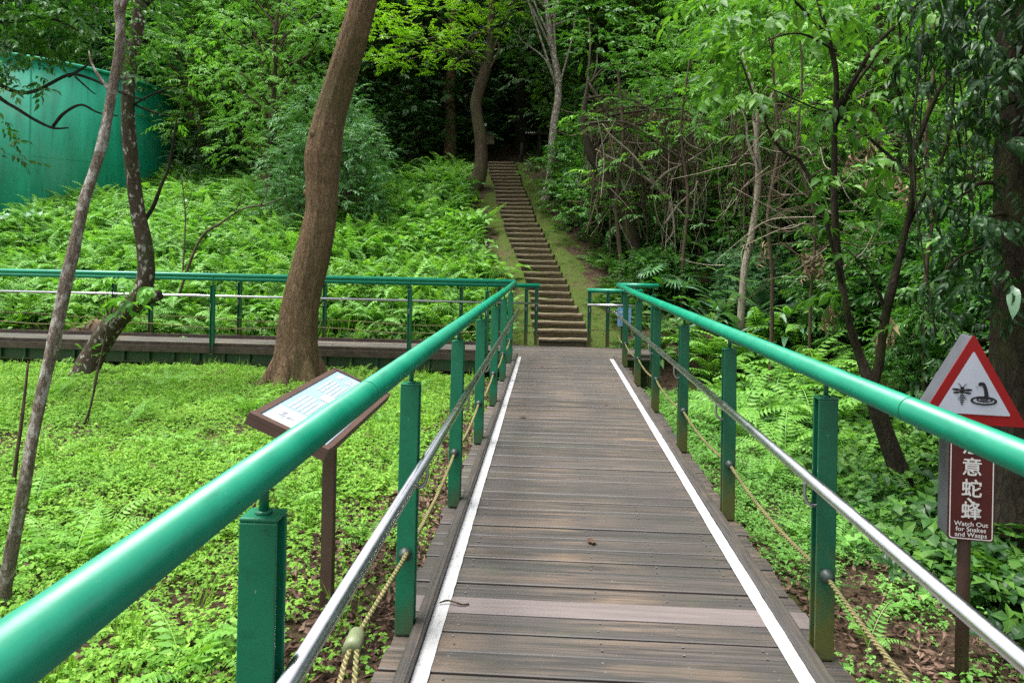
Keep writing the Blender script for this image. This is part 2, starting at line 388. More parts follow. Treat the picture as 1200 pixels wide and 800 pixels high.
sl = bpy.data.lights.new('sun', 'SUN'); sl.energy = 2.7; sl.angle = R(28); sl.color = (1, .985, .95)
so = bpy.data.objects.new('sun', sl); col.objects.link(so)
dirn = Vector((math.sin(R(SUN_AZ))*math.cos(R(SUN_EL)), math.cos(R(SUN_AZ))*math.cos(R(SUN_EL)), math.sin(R(SUN_EL))))
so.rotation_euler = dirn.to_track_quat('Z', 'Y').to_euler(); so.location = dirn*50
scn.view_settings.view_transform = 'Standard'; scn.view_settings.look = 'None'; scn.view_settings.gamma = 1
scn.view_settings.use_curve_mapping = False; scn.view_settings.exposure = 1.2
cy = scn.cycles; cy.max_bounces = 7; cy.diffuse_bounces = 4; cy.glossy_bounces = 2; cy.transmission_bounces = 4; cy.transparent_max_bounces = 4
cy.use_denoising = False; cy.caustics_reflective = False; cy.caustics_refractive = False
cy.sample_clamp_indirect = 6

# ------------------------------------------------------------------ ground sheet
def axis(lo, hi, fine, flo, fhi, coarse):
    a = list(np.arange(flo, fhi, fine)); x = flo; st = fine
    left = []
    while x > lo: st = min(st*1.18, coarse); x -= st; left.append(x)
    x = a[-1]; st = fine; right = []
    while x < hi: st = min(st*1.18, coarse); x += st; right.append(x)
    return np.array(left[::-1]+a+right)
xs = axis(-160, 160, .16, -8, 6, 8); ys = axis(-60, 190, .16, -1, 24, 8)
X, Y = np.meshgrid(xs, ys)
Z = G(X, Y)+.02*np.sin(X*5.1+Y*1.3)*np.cos(Y*4.3-X)
nx, ny = len(xs), len(ys)
i = np.arange(ny-1)[:, None]*nx+np.arange(nx-1)[None]
g = Geo(); g.add(np.stack([X, Y, Z], -1).reshape(-1, 3), np.stack([i, i+1, i+nx+1, i+nx], -1).reshape(-1, 4))
tag(g.build('ground', M['soil'], None, True), kind='structure')

# mossy slope either side of the steps
ys2 = np.arange(12.85, 25.5, .14); us = np.linspace(-1, 1, 29)
V = []
for y in ys2:
    k = float(np.interp(y, [12.8, 14, 18, 23, 25.5], [1.25, 1.25, 1.1, .85, .9]))
    for u in us:
        x = float(stair_x(y))+.12+u*(k+.18*math.sin(y*2.1+u*2)*abs(u))
        V.append((x, y, gz(x, y)+.03-.05*abs(u)**3+.012*math.sin(x*9+y*7)))
n = len(us); i = np.arange(len(ys2)-1)[:, None]*n+np.arange(n-1)[None]
g = Geo(); g.add(V, np.stack([i, i+1, i+n+1, i+n], -1).reshape(-1, 4))
tag(g.build('path', M['moss_path'], None, True), kind='structure')

# ------------------------------------------------------------------ footbridge
bridge = empty('footbridge', (.265, 5.5, 0))
tag(bridge, 'straight wooden footbridge with dark weathered planks running to the foot of the steps', 'bridge')
def local(o, par):           # keep world coordinates under an empty
    o.parent = par; o.matrix_parent_inverse = Matrix.Translation(-par.location) @ Matrix.Identity(4) if par.rotation_euler.z == 0 else par.matrix_basis.inverted()
    return o
DX0, DX1 = -.615, 1.145
g = Geo(); y = -1.2; pw = .1495; kk = 0
while y < 11.42:
    jz = rng.uniform(-.004, .004); jx = rng.uniform(-.012, .012)
    is_new = abs(y+.07-3.26) < .075
    g2 = .0055+rng.uniform(0, .009)*(rng.random() < .75)
    y1 = min(y+pw-g2, 11.46)
    b = .004
    x0, x1 = DX0+jx, DX1+rng.uniform(-.012, .012)
    zt = jz+(.002 if is_new else 0)
    # plank with eased long edges
    prof = [(y, -.035), (y, zt-b), (y+b, zt), (y1-b, zt), (y1, zt-b), (y1, -.035)]
    g.prism([(x0, p, q) for p, q in prof], (x1-x0, 0, 0), 1 if is_new else 0)
    y += pw; kk += 1
deck = local(g.build('deck', [M['deck'], M['deck_new']]), bridge)
g = Geo(); y = -1.2+pw/2
while y < 11.4:
    for x in (-.36, .265-.03, .56, .88):
        for dy in (-.03, .03):
            cx_, cy_ = x+rng.uniform(-.006, .006), y+dy+rng.uniform(-.005, .005)
            th = np.arange(7)*2*PI/7
            g.poly(np.stack([cx_+.0055*np.cos(th), cy_+.0055*np.sin(th), np.full(7, .0042)], -1))
    y += pw
tag(local(g.build('nails', M['steel_dull']), bridge), kind='stuff')
for x0, x1 in ((-.476, -.416), (.945, 1.005)):
    g = Geo()
    ys_ = np.arange(-1.2, 11.3, .05)
    e0 = x0+.0012*np.sin(ys_*2.7)+rng.normal(0, .0005, len(ys_)); e1 = x1+.0015*np.sin(ys_*2.1+1)+rng.normal(0, .0007, len(ys_))
    V = np.concatenate([np.stack([e0, ys_, np.full_like(ys_, .0065)], -1), np.stack([e1, ys_, np.full_like(ys_, .0065)], -1)]); n = len(ys_); i = np.arange(n-1)
    g.add(V, np.stack([i, i+n, i+n+1, i+1], -1))
    local(g.build('painted_strip', M['white_strip']), bridge)
for x0, x1 in ((-.527, -.479), (1.008, 1.056)):
    g = Geo(); y = -1.2
    while y < 11.3:
        L = min(2.9, 11.35-y)
        prof = [(x0, .006), (x0, .046), (x0+.006, .052), (x1-.006, .052), (x1, .046), (x1, .006)]
        g.prism([(px_, y, pz) for px_, pz in prof], (0, L-.006, 0)); y += L
    local(g.build('kerb', M['deck_long']), bridge)
for x in (-.42, .95):
    g = Geo(); g.box(x-.05, x+.05, -1.2, 11.42, -.24, -.036); local(g.build('beam', M['green_beam']), bridge)

# ------------------------------------------------------------------ walkway crossing at the far end
WY0, WY1 = 11.47, 12.72
walk = empty('boardwalk', (-5, 12.1, 0))
tag(walk, 'low boardwalk crossing at the end of the bridge on a green steel frame', 'boardwalk')
g = Geo(); y = WY0
x = -16.0
for (x0, x1) in ((-16, -.60), (-.596, 1.75)):
    yy = WY0
    while yy < WY1-.01:
        wdt = min(.1495, WY1-yy)
        xx = x0
        while xx < x1-.01:
            L = min(rng.uniform(2.2, 3.4), x1-xx)
            if x1-xx-L < .5: L = x1-xx
            zt = rng.uniform(-.002, .002)
            prof = [(yy, -.035), (yy, zt-.004), (yy+.004, zt), (yy+wdt-.009, zt), (yy+wdt-.005, zt-.004), (yy+wdt-.005, -.035)]
            g.prism([(xx, p, q) for p, q in prof], (L-.004, 0, 0)); xx += L
        yy += wdt
local(g.build('deck', M['deck']), walk)
g = Geo()
for (x0, x1) in ((-16, -.63),):
    xx = x0
    while xx < x1-.01:
        L = min(2.8, x1-xx)
        g.box(xx, xx+L-.006, WY0+.02, WY0+.08, .006, .055); xx += L
local(g.build('kerb', M['timber_wet']), walk)
g = Geo(); g.box(1.20, 1.74, WY0+.02, WY0+.08, .006, .055); local(g.build('kerb', M['timber_wet']), walk)
g = Geo(); g.box(-16, -.66, WY1-.08, WY1-.02, .006, .055); local(g.build('kerb', M['timber_wet']), walk)
g = Geo(); g.box(-16, -.64, WY0-.034, WY0-.004, -.10, .004); local(g.build('fascia', M['timber_wet']), walk)
g = Geo()
g.box(-16, -.64, WY0+.10, WY0+.18, -.30, -.05); g.box(-16, 1.72, WY1-.2, WY1-.12, -.30, -.05)
x = -15.8
while x < -.8: g.box(x, x+.05, WY0+.05, WY0+.099, -.26, -.06); x += .42
g.box(1.58, 1.70, WY0+.02, WY0+.14, -.22, -.04)
local(g.build('beam', M['green_beam']), walk)
for x in (-14.2, -11, -7.8, -4.6, 1.64):
    for yy in (WY0+.1, WY1-.2):
        b = gz(x, yy)-.15
        g = Geo(); g.box(x-.05, x+.05, yy-.012, yy+.09, b, -.302); local(g.build('leg', M['green_beam']), walk)

# ------------------------------------------------------------------ railings
def post_geo(ztop=1.026, wid=.076, dep=.062, zbot=0, t=.009):
    """two flat plates joined by a cap, open on the side faces; plates stand across local y"""
    g = Geo()
    g.box(-wid/2, wid/2, -dep/2, -dep/2+t, zbot, ztop-t); g.box(-wid/2, wid/2, dep/2-t, dep/2, zbot, ztop-t)
    g.box(-wid/2, wid/2, -dep/2, dep/2, ztop-t+.0003, ztop)
    g.box(-.006, .006, -dep/2+t, dep/2-t, zbot, ztop-t-.0005)   # thin web
    g.box(-wid/2+.004, wid/2-.004, -dep/2-.0, dep/2+.0, zbot-.0, zbot+.012)
    return g
def make_post(mat, pin_h=.075, grom=True, side=1, ztop=1.026, zbot=0.004):
    o = post_geo(ztop, zbot=zbot).build('post', mat)
    bv = o.modifiers.new('b', 'BEVEL'); bv.width = .003; bv.segments = 2; bv.limit_method = 'ANGLE'
    g = Geo(); g.tube([(0, 0, ztop-.002), (0, 0, ztop+pin_h)], .010, 10); g.tube([(0, 0, ztop), (0, 0, ztop+.006)], .017, 12)
    g.build('rail_pin', mat, o, True)
    g = Geo(); g.tube(spline([(.0, 0, .60), (side*.05, 0, .60), (side*.073, 0, .63), (side*.075, 0, .69)], 6), .007, 8)
    g.build('handrail_bracket', M['steel_dull'], o, True)
    if grom:
        g = Geo()
        g.tube([(0, q, .34) for q in (-.075, -.052, -.048, -.033, -.032, .032, .033, .048, .052, .075)], [.018, .023, .027, .027, .012, .012, .027, .027, .023, .018], 14)
        g.build('rope_grommet', M['grommet'], o, True)
    return o

def bridge_railing(xp, xr, xh, ys_, side, mat, label):
    root = empty('railing', (xp, 5.5, 0)); tag(root, label, 'railing', 'green railings of the boardwalk')
    p0 = None
    for y in ys_:
        p = make_post(mat, side=side) if p0 is None else copy_tree(p0)
        if p0 is None: p0 = p
        p.parent = root; p.location = (xp-xp, y-5.5, 0)
        p.rotation_euler = (0, 0, 0) if y < 2 else (R(rng.uniform(-.4, .4)), R(rng.uniform(-.5, .5)), R(rng.uniform(-1.5, 1.5)))
    g = Geo(); yy = -1.3
    g.tube([(xr-xp, yy-5.5, 1.12), (xr-xp, 9.5-5.5, 1.12), (xr-xp, 11.48-5.5, 1.14)], .039, 28, caps=True)
    # the corner and the return along the crossing walkway
    g.build('top_rail', M['green_rail'], root, True)
    g = Geo()
    for y in (2.2, 5.2, 8.2): g.tube([(xr-xp, y-5.5, 1.12), (xr-xp, y+.006-5.5, 1.12)], .0400, 28, caps=False)
    g.build('rail_joint', M['green_post'], root, True)
    g = Geo(); g.tube([(xh-xp, -1.3-5.5, .715), (xh-xp, 11.55-5.5, .715)], .0215, 20)
    g.tube([(xh-xp, y_-5.5, .715) for y_ in (4.2, 4.21, 4.28, 4.29)], [.0215, .0235, .0235, .0215], 20, caps=False)
    g.build('handrail', M['steel'], root, True)
    g = Geo(); yl = list(ys_)+[11.5]
    if side > 0: yl = yl[1:]
    else: yl = [-.1]+yl
    P = []
    for a, b in zip(yl[:-1], yl[1:]):
        for t in np.linspace(0, 1, 9)[:-1]: P.append((rng.normal(0, .001), a+(b-a)*t-5.5, .34-.07*4*t*(1-t)*.6))
    P.append((0, yl[-1]-5.5, .34))
    g.tube(P, .0095, 9); g.build('rope', M['rope'], root, True)
    return root
YL = [1.43+1.52*k for k in range(7)]
YR = [1.40+1.515*k for k in range(7)]
rl = bridge_railing(-.565, -.558, -.49, YL, 1, M['green_post'], 'green pipe railing beside the brown information board, along the bridge edge')
rr_ = bridge_railing(1.094, 1.075, 1.018, YR, -1, M['green_post_worn'], 'green bridge railing with mould-stained posts, in front of the snake and wasp sign')
# rope end with its sleeve on the railing beside the board
def rl_pt(x, y, z): return (x+.565, y-5.5, z)
pA = at(473, 655, 2.86)
pS = at(415, 752, 2.40); pB = at(396, 806, 2.18); pB2 = at(415, 812, 2.18)
g = Geo(); g.tube([rl_pt(*p) for p in spline([(-.565, 2.88, .335), pA, pS, pB, pB+(pB-pS)*1.5], 8)], .0095, 9)
g.tube([rl_pt(*p) for p in spline([pS+np.array([.006, .03, .006]), pB2, pB2+(pB2-pS)*1.5], 8)], .0095, 9)
g.build('rope_end', M['rope'], rl, True)
dv = (pS-pB)/np.linalg.norm(pS-pB)
g = Geo(); g.tube([rl_pt(*(pS+dv*t)) for t in (-.045, -.044, .0, .044, .045)], [.012, .031, .029, .027, .012], 14); g.build('rope_sleeve', M['sleeve'], rl, True)

def cross_railing(name_lab, x0, x1, y, zrail, posts, mat, hand=True, rope=True, pin=.05, zb=.004, extend=None, joined=None):
    root = empty('railing', ((x0+x1)/2, y, 0)); cx_ = (x0+x1)/2
    tag(root, name_lab, 'railing', 'green railings of the boardwalk')
    p0 = None
    for x in posts:
        p = make_post(mat, pin_h=zrail-1.0-.0, grom=False, side=-1, ztop=1.0, zbot=zb) if p0 is None else copy_tree(p0)
        p0 = p0 or p
        p.parent = root; p.location = (x-cx_, 0, 0); p.rotation_euler = (0, R(rng.uniform(-.4, .4)), PI/2)
    g = Geo(); g.tube([(x0-cx_, 0, zrail), (x1-cx_, 0, zrail)], .038, 20); g.build('top_rail', M['green_rail'], root, True)
    if hand:
        g = Geo(); g.tube([(x0-cx_, -.075, .745), (x1-cx_, -.075, .745)], .021, 14); g.build('handrail', M['steel'], root, True)
    if rope:
        P = [(x-cx_, rng.normal(0, .003), .33-.03*math.sin(x*2.1)) for x in np.linspace(x0, x1, 40)]
        g = Geo(); g.tube(P, .009, 7); g.build('rope', M['rope'], root, True)
    return root
FY, BY = WY0-.02, WY1+.03
def xa(px, d): return float(at(px, 340, d)[0])
a = cross_railing('long green railing along the lawn edge of the crossing boardwalk, passing the big leaning trunk', -16, -.558+.02, FY+.0, 1.155,
              [xa(-88, 11.5), xa(242, 11.5), xa(480, 11.5), xa(572, 11.6)], M['green_post'], hand=False, zb=-.12)
b = cross_railing('long green railing at the fern slope edge of the crossing boardwalk', -16, -.17, BY, 1.05,
              [xa(-60, 12.7), xa(49, 12.7), xa(116, 12.7), xa(162, 12.7), xa(272, 12.7), xa(376, 12.7), xa(478, 12.7), xa(540, 12.7), xa(585, 12.7), xa(617, 12.7), xa(629, 12.7)], M['green_post_worn'])
c = cross_railing('short green railing length right of the foot of the steps, behind the blue notice', .66, 1.62, BY, .99,
              [.70, 1.02, 1.28, 1.58], M['green_post_worn'], pin=.03)
d = cross_railing('short green railing stub returning from the bridge end beside the fan palm', 1.10, 1.70, FY, 1.14, [1.62], M['green_post'], hand=False, rope=False, zb=-.05)

# blue notice on the short railing
nb = empty('notice', (1.30, BY-.09, .55)); tag(nb, 'small pale blue notice panel fixed to the green rails by the steps', 'notice')
g = Geo(); g.box(-.115, .115, -.006, .006, -.16, .16); g.build('panel', M['notice_blue'], nb)
g = Geo(); th = np.linspace(0, 2*PI, 24, endpoint=False)
P = np.stack([.05*np.cos(th), np.full(24, -.0085), .05*np.sin(th)-.03], -1); g.tube(np.concatenate([P[:17]]), .006, 6); g.box(-.08, .08, -.0085, -.0065, .07, .09)
g.build('emblem', M['board_white'], nb)
for s in (-1, 1):
    g = Geo(); g.box(-.11, .11, .0065, .05, s*.12-.008, s*.12+.008); g.build('bracket', M['green_post'], nb)

# ------------------------------------------------------------------ steps
st = empty('stairway', (.27, 13.1, 0)); tag(st, 'long flight of mossy timber sleeper steps climbing the wooded hill', 'stairs')
for k in range(36):
    y = 13.10+.28*k; z = .4545*(y-13.1)+.10+rng.uniform(-.008, .008)
    xc = float(stair_x(y)); hw = .43+.05*(k < 4)+rng.uniform(-.03, .03)
    ang = -.13 if k > 3 else -.05
    g = Geo()
    nseg = 9; P = []
    xs_ = np.linspace(-hw, hw, nseg)
    # rounded sleeper, sagging and worn, with an earth tread behind
    prof = [(.015, -.20), (.0, -.06), (-.045, -.056), (-.055, -.046), (-.057, -.018), (-.05, -.004), (-.02, 0), (.06, -.002), (.09, -.012), (.31, -.008), (.31, -.2)]
    V = []
    for xx in xs_:
        jz = .003*math.sin(xx*9+k*2.1)+rng.uniform(-.003, .003); jy = .006*math.sin(xx*6+k)
        for (py_, pz_) in prof: V.append((xx, py_+jy, pz_+jz))
    V = np.array(V); n = len(prof); i = np.arange(nseg-1)[:, None]*n+np.arange(n-1)[None]
    g.add(V, np.stack([i, i+n, i+n+1, i+1], -1).reshape(-1, 4))
    g.poly(V[:n][::-1]); g.poly(V[-n:])
    o = g.build('step', M['sleeper'], st, False); o.location = (xc-.27, y-13.1, z); o.rotation_euler = (0, R(rng.uniform(-1.2, 1.2)), ang+rng.uniform(-.03, .03))

# ------------------------------------------------------------------ information board
K = 1.2
bx, by, bz = -.857*K, 2.833*K, CAM_H-(CAM_H-.954)*K
ib = empty('information_board', (bx, by, gz(bx, by))); tag(ib, 'tilted brown framed information board with pale printed panel on a single brown post', 'information board')
hz = bz-gz(bx, by)
g = Geo(); g.box(-.027, .027, -.027, .027, -.15, hz-.03); g.build('post', M['brown_paint'], ib)
W_, S_ = .995*K/2, .29*K/2; tilt = .411; az = .014
Mb = Matrix.Translation((0, 0, hz)) @ Matrix.Rotation(az, 4, 'Z') @ Matrix.Rotation(tilt, 4, 'Y')
def bq(o): o.matrix_local = Mb; return o
g = Geo(); g.box(-S_, S_, -W_, W_, -.034, -.004); bq(g.build('back_box', M['brown_paint'], ib))
fw = .026
g = Geo(); g.box(-S_, S_, -W_, -W_+fw*1.5, -.003, .016); g.box(-S_, S_, W_-fw, W_, -.003, .012); g.box(-S_, -S_+fw, -W_+fw*1.5+.0005, W_-fw-.0005, -.003, .008); g.box(S_-fw, S_, -W_+fw*1.5+.0005, W_-fw-.0005, -.003, .008)
bq(g.build('frame', M['brown_paint'], ib))
g = Geo(); g.box(-S_+fw, S_-fw, -W_+fw*1.5, W_-fw, -.003, .003); bq(g.build('panel', M['board_blue'], ib))
# printed matter: columns of lines, a centre picture, sketches at the near end
g = Geo(); zz = .0045
L0, L1 = -S_+fw+.012, S_-fw-.012; nl = 11
for c0, c1 in ((-.30, -.03), (.10, .36)):
    for q in range(nl):
        xx = L0+.02+(L1-L0-.03)*q/nl
        e = c1-(.05 if q % 4 == 3 else 0)
        yy_ = c0
        while yy_ < e-.02:
            l_ = min(rng.uniform(.05, .12), e-yy_); g.poly([(xx, yy_, zz), (xx+.0125, yy_, zz), (xx+.0125, yy_+l_-.006, zz), (xx, yy_+l_-.006, zz)]); yy_ += l_
g.poly([(L0, -W_+fw*1.5+.01, zz), (L1, -W_+fw*1.5+.01, zz), (L1, -.33, zz), (L0, -.33, zz)])
g.poly([(L0+.02, .44, zz), (L0+.05, .44, zz), (L0+.05, .54, zz), (L0+.02, .54, zz)])
for s in range(4): g.poly([(L0+.08, .41+s*.035, zz), (L0+.17, .41+s*.035, zz), (L0+.17, .43+s*.035, zz), (L0+.08, .43+s*.035, zz)])
bq(g.build('print', M['board_white'], ib))
g = Geo(); g.poly([(-.06, -.02, zz+.0005), (.05, -.02, zz+.0005), (.05, .09, zz+.0005), (-.06, .09, zz+.0005)]); bq(g.build('picture', M['board_pink'], ib))
g = Geo()
for q in range(7):
    x_, y_ = rng.uniform(L0+.03, L1-.03), rng.uniform(-.46, -.36) if q < 5 else rng.uniform(0, .06)
    P = [(x_+rng.uniform(-.02, .02), y_+rng.uniform(-.03, .03), zz+.0012) for _ in range(4)]
    g.tube(spline(P, 5), .0011, 4)
bq(g.build('drawing', M['board_grey'], ib))
g = Geo(); g.box(-.05, .05, -.04, .04, -.10, -.046); bq(g.build('bracket', M['brown_paint'], ib))

# ------------------------------------------------------------------ warning sign
d_s = 3.5
p = at(1138, 560, d_s); wx, wy = float(p[0]), float(p[1]); wz = gz(wx, wy)
ws = empty('warning_sign', (wx, wy, wz), R(-9)); tag(ws, 'red bordered triangle sign showing a wasp and a snake, on a brown post', 'warning sign')
px_m = F_PX/d_s
def zs(py): return float(at(1128, py, d_s)[2])-wz
g = Geo(); g.tube([(-.0, .07, -.25), (.0, .07, zs(420))], .030, 16); g.build('post', M['brown_paint'], ws, True)
zt, zb_ = zs(391), zs(497); zc = zb_; TW = .236
def rtri(w, z0, z1, y, r=.02, n=5):
    A = [np.array([-w, z0]), np.array([w, z0]), np.array([0, z1])]; out = []
    for k in range(3):
        p0, p1, p2 = A[k-1], A[k], A[(k+1) % 3]
        d0 = (p0-p1)/np.linalg.norm(p0-p1); d1 = (p2-p1)/np.linalg.norm(p2-p1)
        for t in np.linspace(0, 1, n):
            q = (1-t)**2*(p1+d0*r)+2*t*(1-t)*p1+t*t*(p1+d1*r); out.append((q[0], y, q[1]))
    return out
sh = .005
g = Geo(); g.prism(rtri(TW, zb_, zt, 0), (0, .006, 0)); g.build('triangle_plate', M['red_sheet'], ws)
g = Geo(); g.prism(rtri(TW-.004, zb_+.002, zt-.004, .0065), (0, .135, 0)); g.build('back_box', M['grey_metal'], ws)
H_ = zt-zb_
g = Geo(); g.poly(rtri(TW*.70, zb_+H_*.115, zb_+H_*.815, -.003, .012)); g.build('white_field', M['white_sheet'], ws)
# glyphs
yg = -.0055; gc = zb_+H_*.33
g = Geo()
def ell(cx, cz, a, b, rot=0, n=20, y=yg, m=0):
    th = np.linspace(0, 2*PI, n, endpoint=False); c, s = math.cos(rot), math.sin(rot)
    g.poly([(cx+a*math.cos(t)*c-b*math.sin(t)*s, y, cz+a*math.cos(t)*s+b*math.sin(t)*c) for t in th], m)
def ring(cx, cz, a, b, wth, a0=0, a1=2*PI, n=40, y=yg):
    th = np.linspace(a0, a1, n); o = np.stack([cx+a*np.cos(th), np.full(n, y), cz+b*np.sin(th)], -1); i_ = np.stack([cx+(a-wth)*np.cos(th), np.full(n, y), cz+(b-wth*.75)*np.sin(th)], -1)
    i = np.arange(n-1); g.add(np.concatenate([o, i_]), np.stack([i, i+n, i+n+1, i+1], -1))
wxg = -.048
ell(wxg, gc+.030, .009, .007); ell(wxg, gc+.014, .011, .012)
for k, wd in enumerate((.011, .013, .012, .009, .005)): ell(wxg, gc-.006-k*.0105, wd, .0036, y=yg)
for s in (-1, 1):
    ell(wxg+s*.026, gc+.022, .019, .0058, s*.05); ell(wxg+s*.024, gc+.008, .016, .005, -s*.12)
    P = spline([(wxg+s*.004, yg, gc+.034), (wxg+s*.010, yg, gc+.046), (wxg+s*.017, yg, gc+.050)], 6); g.tube(P, .0014, 4)
    for q in range(2): g.tube([(wxg+s*.008, yg, gc-.004-q*.008), (wxg+s*.020, yg, gc-.012-q*.012)], .001, 4)
ell(wxg-.0165, gc+.0505, .003, .002); ell(wxg+.0175, gc+.0505, .003, .002)
sx_ = .046
ring(sx_, gc-.026, .058, .022, .011); ring(sx_+.004, gc-.021, .036, .0125, .0085); ring(sx_+.002, gc-.02, .018, .006, .006)
def ribbon(P, w_):
    P = np.asarray(P); T = np.gradient(P, axis=0); T /= np.linalg.norm(T, axis=1)[:, None]; Nn = np.stack([-T[:, 2], 0*T[:, 0], T[:, 0]], -1)
    w_ = np.interp(np.linspace(0, 1, len(P)), np.linspace(0, 1, len(w_)), w_)[:, None]; n = len(P); i = np.arange(n-1)
    g.add(np.concatenate([P+Nn*w_, P-Nn*w_]), np.stack([i, i+n, i+n+1, i+1], -1))
ribbon(spline([(sx_+.012, yg-.0006, gc-.018), (sx_+.010, yg-.0006, gc+.012), (sx_+.004, yg-.0006, gc+.040), (sx_-.004, yg-.0006, gc+.054), (sx_-.016, yg-.0006, gc+.052), (sx_-.022, yg-.0006, gc+.046)], 8), [.009, .0085, .0075, .008, .010, .003])
g.tube(spline([(sx_-.022, yg, gc+.047), (sx_-.032, yg, gc+.042), (sx_-.037, yg, gc+.038)], 5), .001, 4)
g.build('pictogram', M['black_print'], ws)
# lower panel
PW, pz0, pz1 = .101, zs(633), zs(503)
def rrect(w, z0, z1, y, r=.012, n=4, xc=0):
    out = []
    for cx, cz, a0 in ((w-r, z1-r, 0), (-w+r, z1-r, 90), (-w+r, z0+r, 180), (w-r, z0+r, 270)):
        for t in np.linspace(0, 90, n): out.append((xc+cx+r*math.cos(R(a0+t)), y, cz+r*math.sin(R(a0+t))))
    return out
xo = .002
g = Geo(); g.prism(rrect(PW, pz0, pz1, 0, xc=xo)[::-1], (0, .006, 0)); g.build('text_panel', M['maroon'], ws)
g = Geo(); g.prism(rrect(PW-.003, pz0+.002, pz1-.003, .0065, xc=xo)[::-1], (0, .135, 0)); g.build('back_box', M['grey_metal'], ws)
g = Geo(); A = np.array(rrect(PW-.006, pz0+.007, pz1-.007, -.003, .012, xc=xo)); B = np.array(rrect(PW-.011, pz0+.012, pz1-.012, -.003, .009, xc=xo)); n = len(A); i = np.arange(n); j = (i+1) % n
g.add(np.concatenate([A, B]), np.stack([i, j, j+n, i+n], -1)); g.build('border_line', M['white_print'], ws)
def text(body, size, x, z, par, mat, name='lettering', y=-.004, bold=0, sx=1, embolden=0):
    cu = bpy.data.curves.new(name, 'FONT'); cu.body = body; cu.size = size; cu.align_x = 'CENTER'; cu.align_y = 'CENTER'; cu.offset = bold; cu.extrude = 0; cu.resolution_u = 3
    o = bpy.data.objects.new(name, cu); col.objects.link(o)
    dg = bpy.context.evaluated_depsgraph_get(); me = bpy.data.meshes.new_from_object(o.evaluated_get(dg))
    if embolden:
        n0 = len(me.vertices); V = np.empty(n0*3, np.float32); me.vertices.foreach_get('co', V); V = V.reshape(-1, 3)
        Fs = [list(p_.vertices) for p_ in me.polygons]; VV = []; FF = []
        for q, (dx, dy) in enumerate(((-1, 0), (1, 0), (0, -1), (0, 1))):
            VV.append(V+np.array([dx*embolden, dy*embolden, q*.0002])); FF += [[i_+q*n0 for i_ in f] for f in Fs]
        me = bpy.data.meshes.new(name); me.from_pydata(np.concatenate(VV).tolist(), [], FF)
    bpy.data.objects.remove(o); me.materials.clear(); me.materials.append(mat)
    t = bpy.data.objects.new(name, me); col.objects.link(t); t.parent = par; t.location = (x, y, z); t.rotation_euler = (PI/2, 0, 0); t.scale.x = sx
    return t
chs = [('注', 524), ('意', 549), ('蛇', 574), ('、', 585), ('蜂', 600)]
for ch, py in chs: text(ch, .092, xo+(.022 if ch == '、' else 0), zs(py-(1 if ch != '、' else 4)), ws, M['white_print'], embolden=.0016)
for k, s in enumerate(('Watch Out', 'for Snakes', 'and Wasps')): text(s, .031, xo, zs(613.5+6.3*k), ws, M['white_print'], sx=1.02, embolden=.0006)

# ------------------------------------------------------------------ water tank on the hillside
az_c = R(-35.2); Lc = 28.0
tcx = Lc*math.sin(az_c)*math.cos(YAW)-Lc*math.cos(az_c)*math.sin(YAW); tcy = Lc*math.sin(az_c)*math.sin(YAW)+Lc*math.cos(az_c)*math.cos(YAW)
m, nt, out = newmat('tank_paint'); tc = N(nt, 'ShaderNodeTexCoord'); sx = N(nt, 'ShaderNodeSeparateXYZ'); nt.links.new(tc.outputs['Object'], sx.inputs[0])
at2 = N(nt, 'ShaderNodeMath', operation='ARCTAN2'); nt.links.new(sx.outputs['Y'], at2.inputs[0]); nt.links.new(sx.outputs['X'], at2.inputs[1])
cx3 = N(nt, 'ShaderNodeCombineXYZ'); mu = N(nt, 'ShaderNodeMath', operation='MULTIPLY'); mu.inputs[1].default_value = 5; nt.links.new(at2.outputs[0], mu.inputs[0]); nt.links.new(mu.outputs[0], cx3.inputs[0])
m4 = N(nt, 'ShaderNodeMath', operation='MULTIPLY'); m4.inputs[1].default_value = .12; nt.links.new(sx.outputs['Z'], m4.inputs[0]); nt.links.new(m4.outputs[0], cx3.inputs[1])
s1 = noise(nt, cx3.outputs[0], 2.6, 6, .65); s2 = noise(nt, coords(nt, (1, 1, 1)), .9, 4, .6)
c = ramp(nt, s1, [(.3, (.004, .20, .11)), (.7, (.012, .38, .23))]); c = mixc(nt, ramp(nt, s2, [(.5, 0), (.75, .35)]), c, (.10, .30, .22))
c = mixc(nt, ramp(nt, noise(nt, cx3.outputs[0], 7, 5, .7), [(.56, 0), (.70, .5)]), c, (.01, .09, .05))
princ(nt, out, c, .5, bump=s2, bstr=.1); M['tank_paint'] = m
tz = min(gz(tcx+4, tcy-3), gz(tcx, tcy-5), gz(tcx+5, tcy))-1.0; ttop = 6.6
tank = empty('water_tank', (tcx, tcy, tz)); tag(tank, 'large round green painted water tank half hidden on the fern slope', 'water tank')
g = Geo(); g.tube([(0, 0, 0), (0, 0, (ttop-tz)*.5), (0, 0, ttop-tz)], 5.0, 96); g.build('shell', M['tank_paint'], tank, False)
for p_ in tank.children[0].data.polygons: p_.use_smooth = abs(p_.normal.z) < .5
g = Geo(); th = np.linspace(0, 2*PI, 97)
for zz_ in (ttop-tz-.04,): g.tube(np.stack([5.02*np.cos(th), 5.02*np.sin(th), np.full(97, zz_)], -1), .05, 8, caps=False)
g.build('rim', M['tank_paint'], tank, True)
g = Geo()
for k in range(16):
    t_ = k*2*PI/16
    Mx = Matrix.Rotation(t_, 4, 'Z'); g.box(5.0, 5.006, -.02, .02, .1, ttop-tz-.1, M=Mx)
for zz_ in (1.9, 3.4):
    g.tube(np.stack([5.0*np.cos(th), 5.0*np.sin(th), np.full(97, zz_)], -1), .008, 6, caps=False)
g.build('seam', M['tank_paint'], tank)
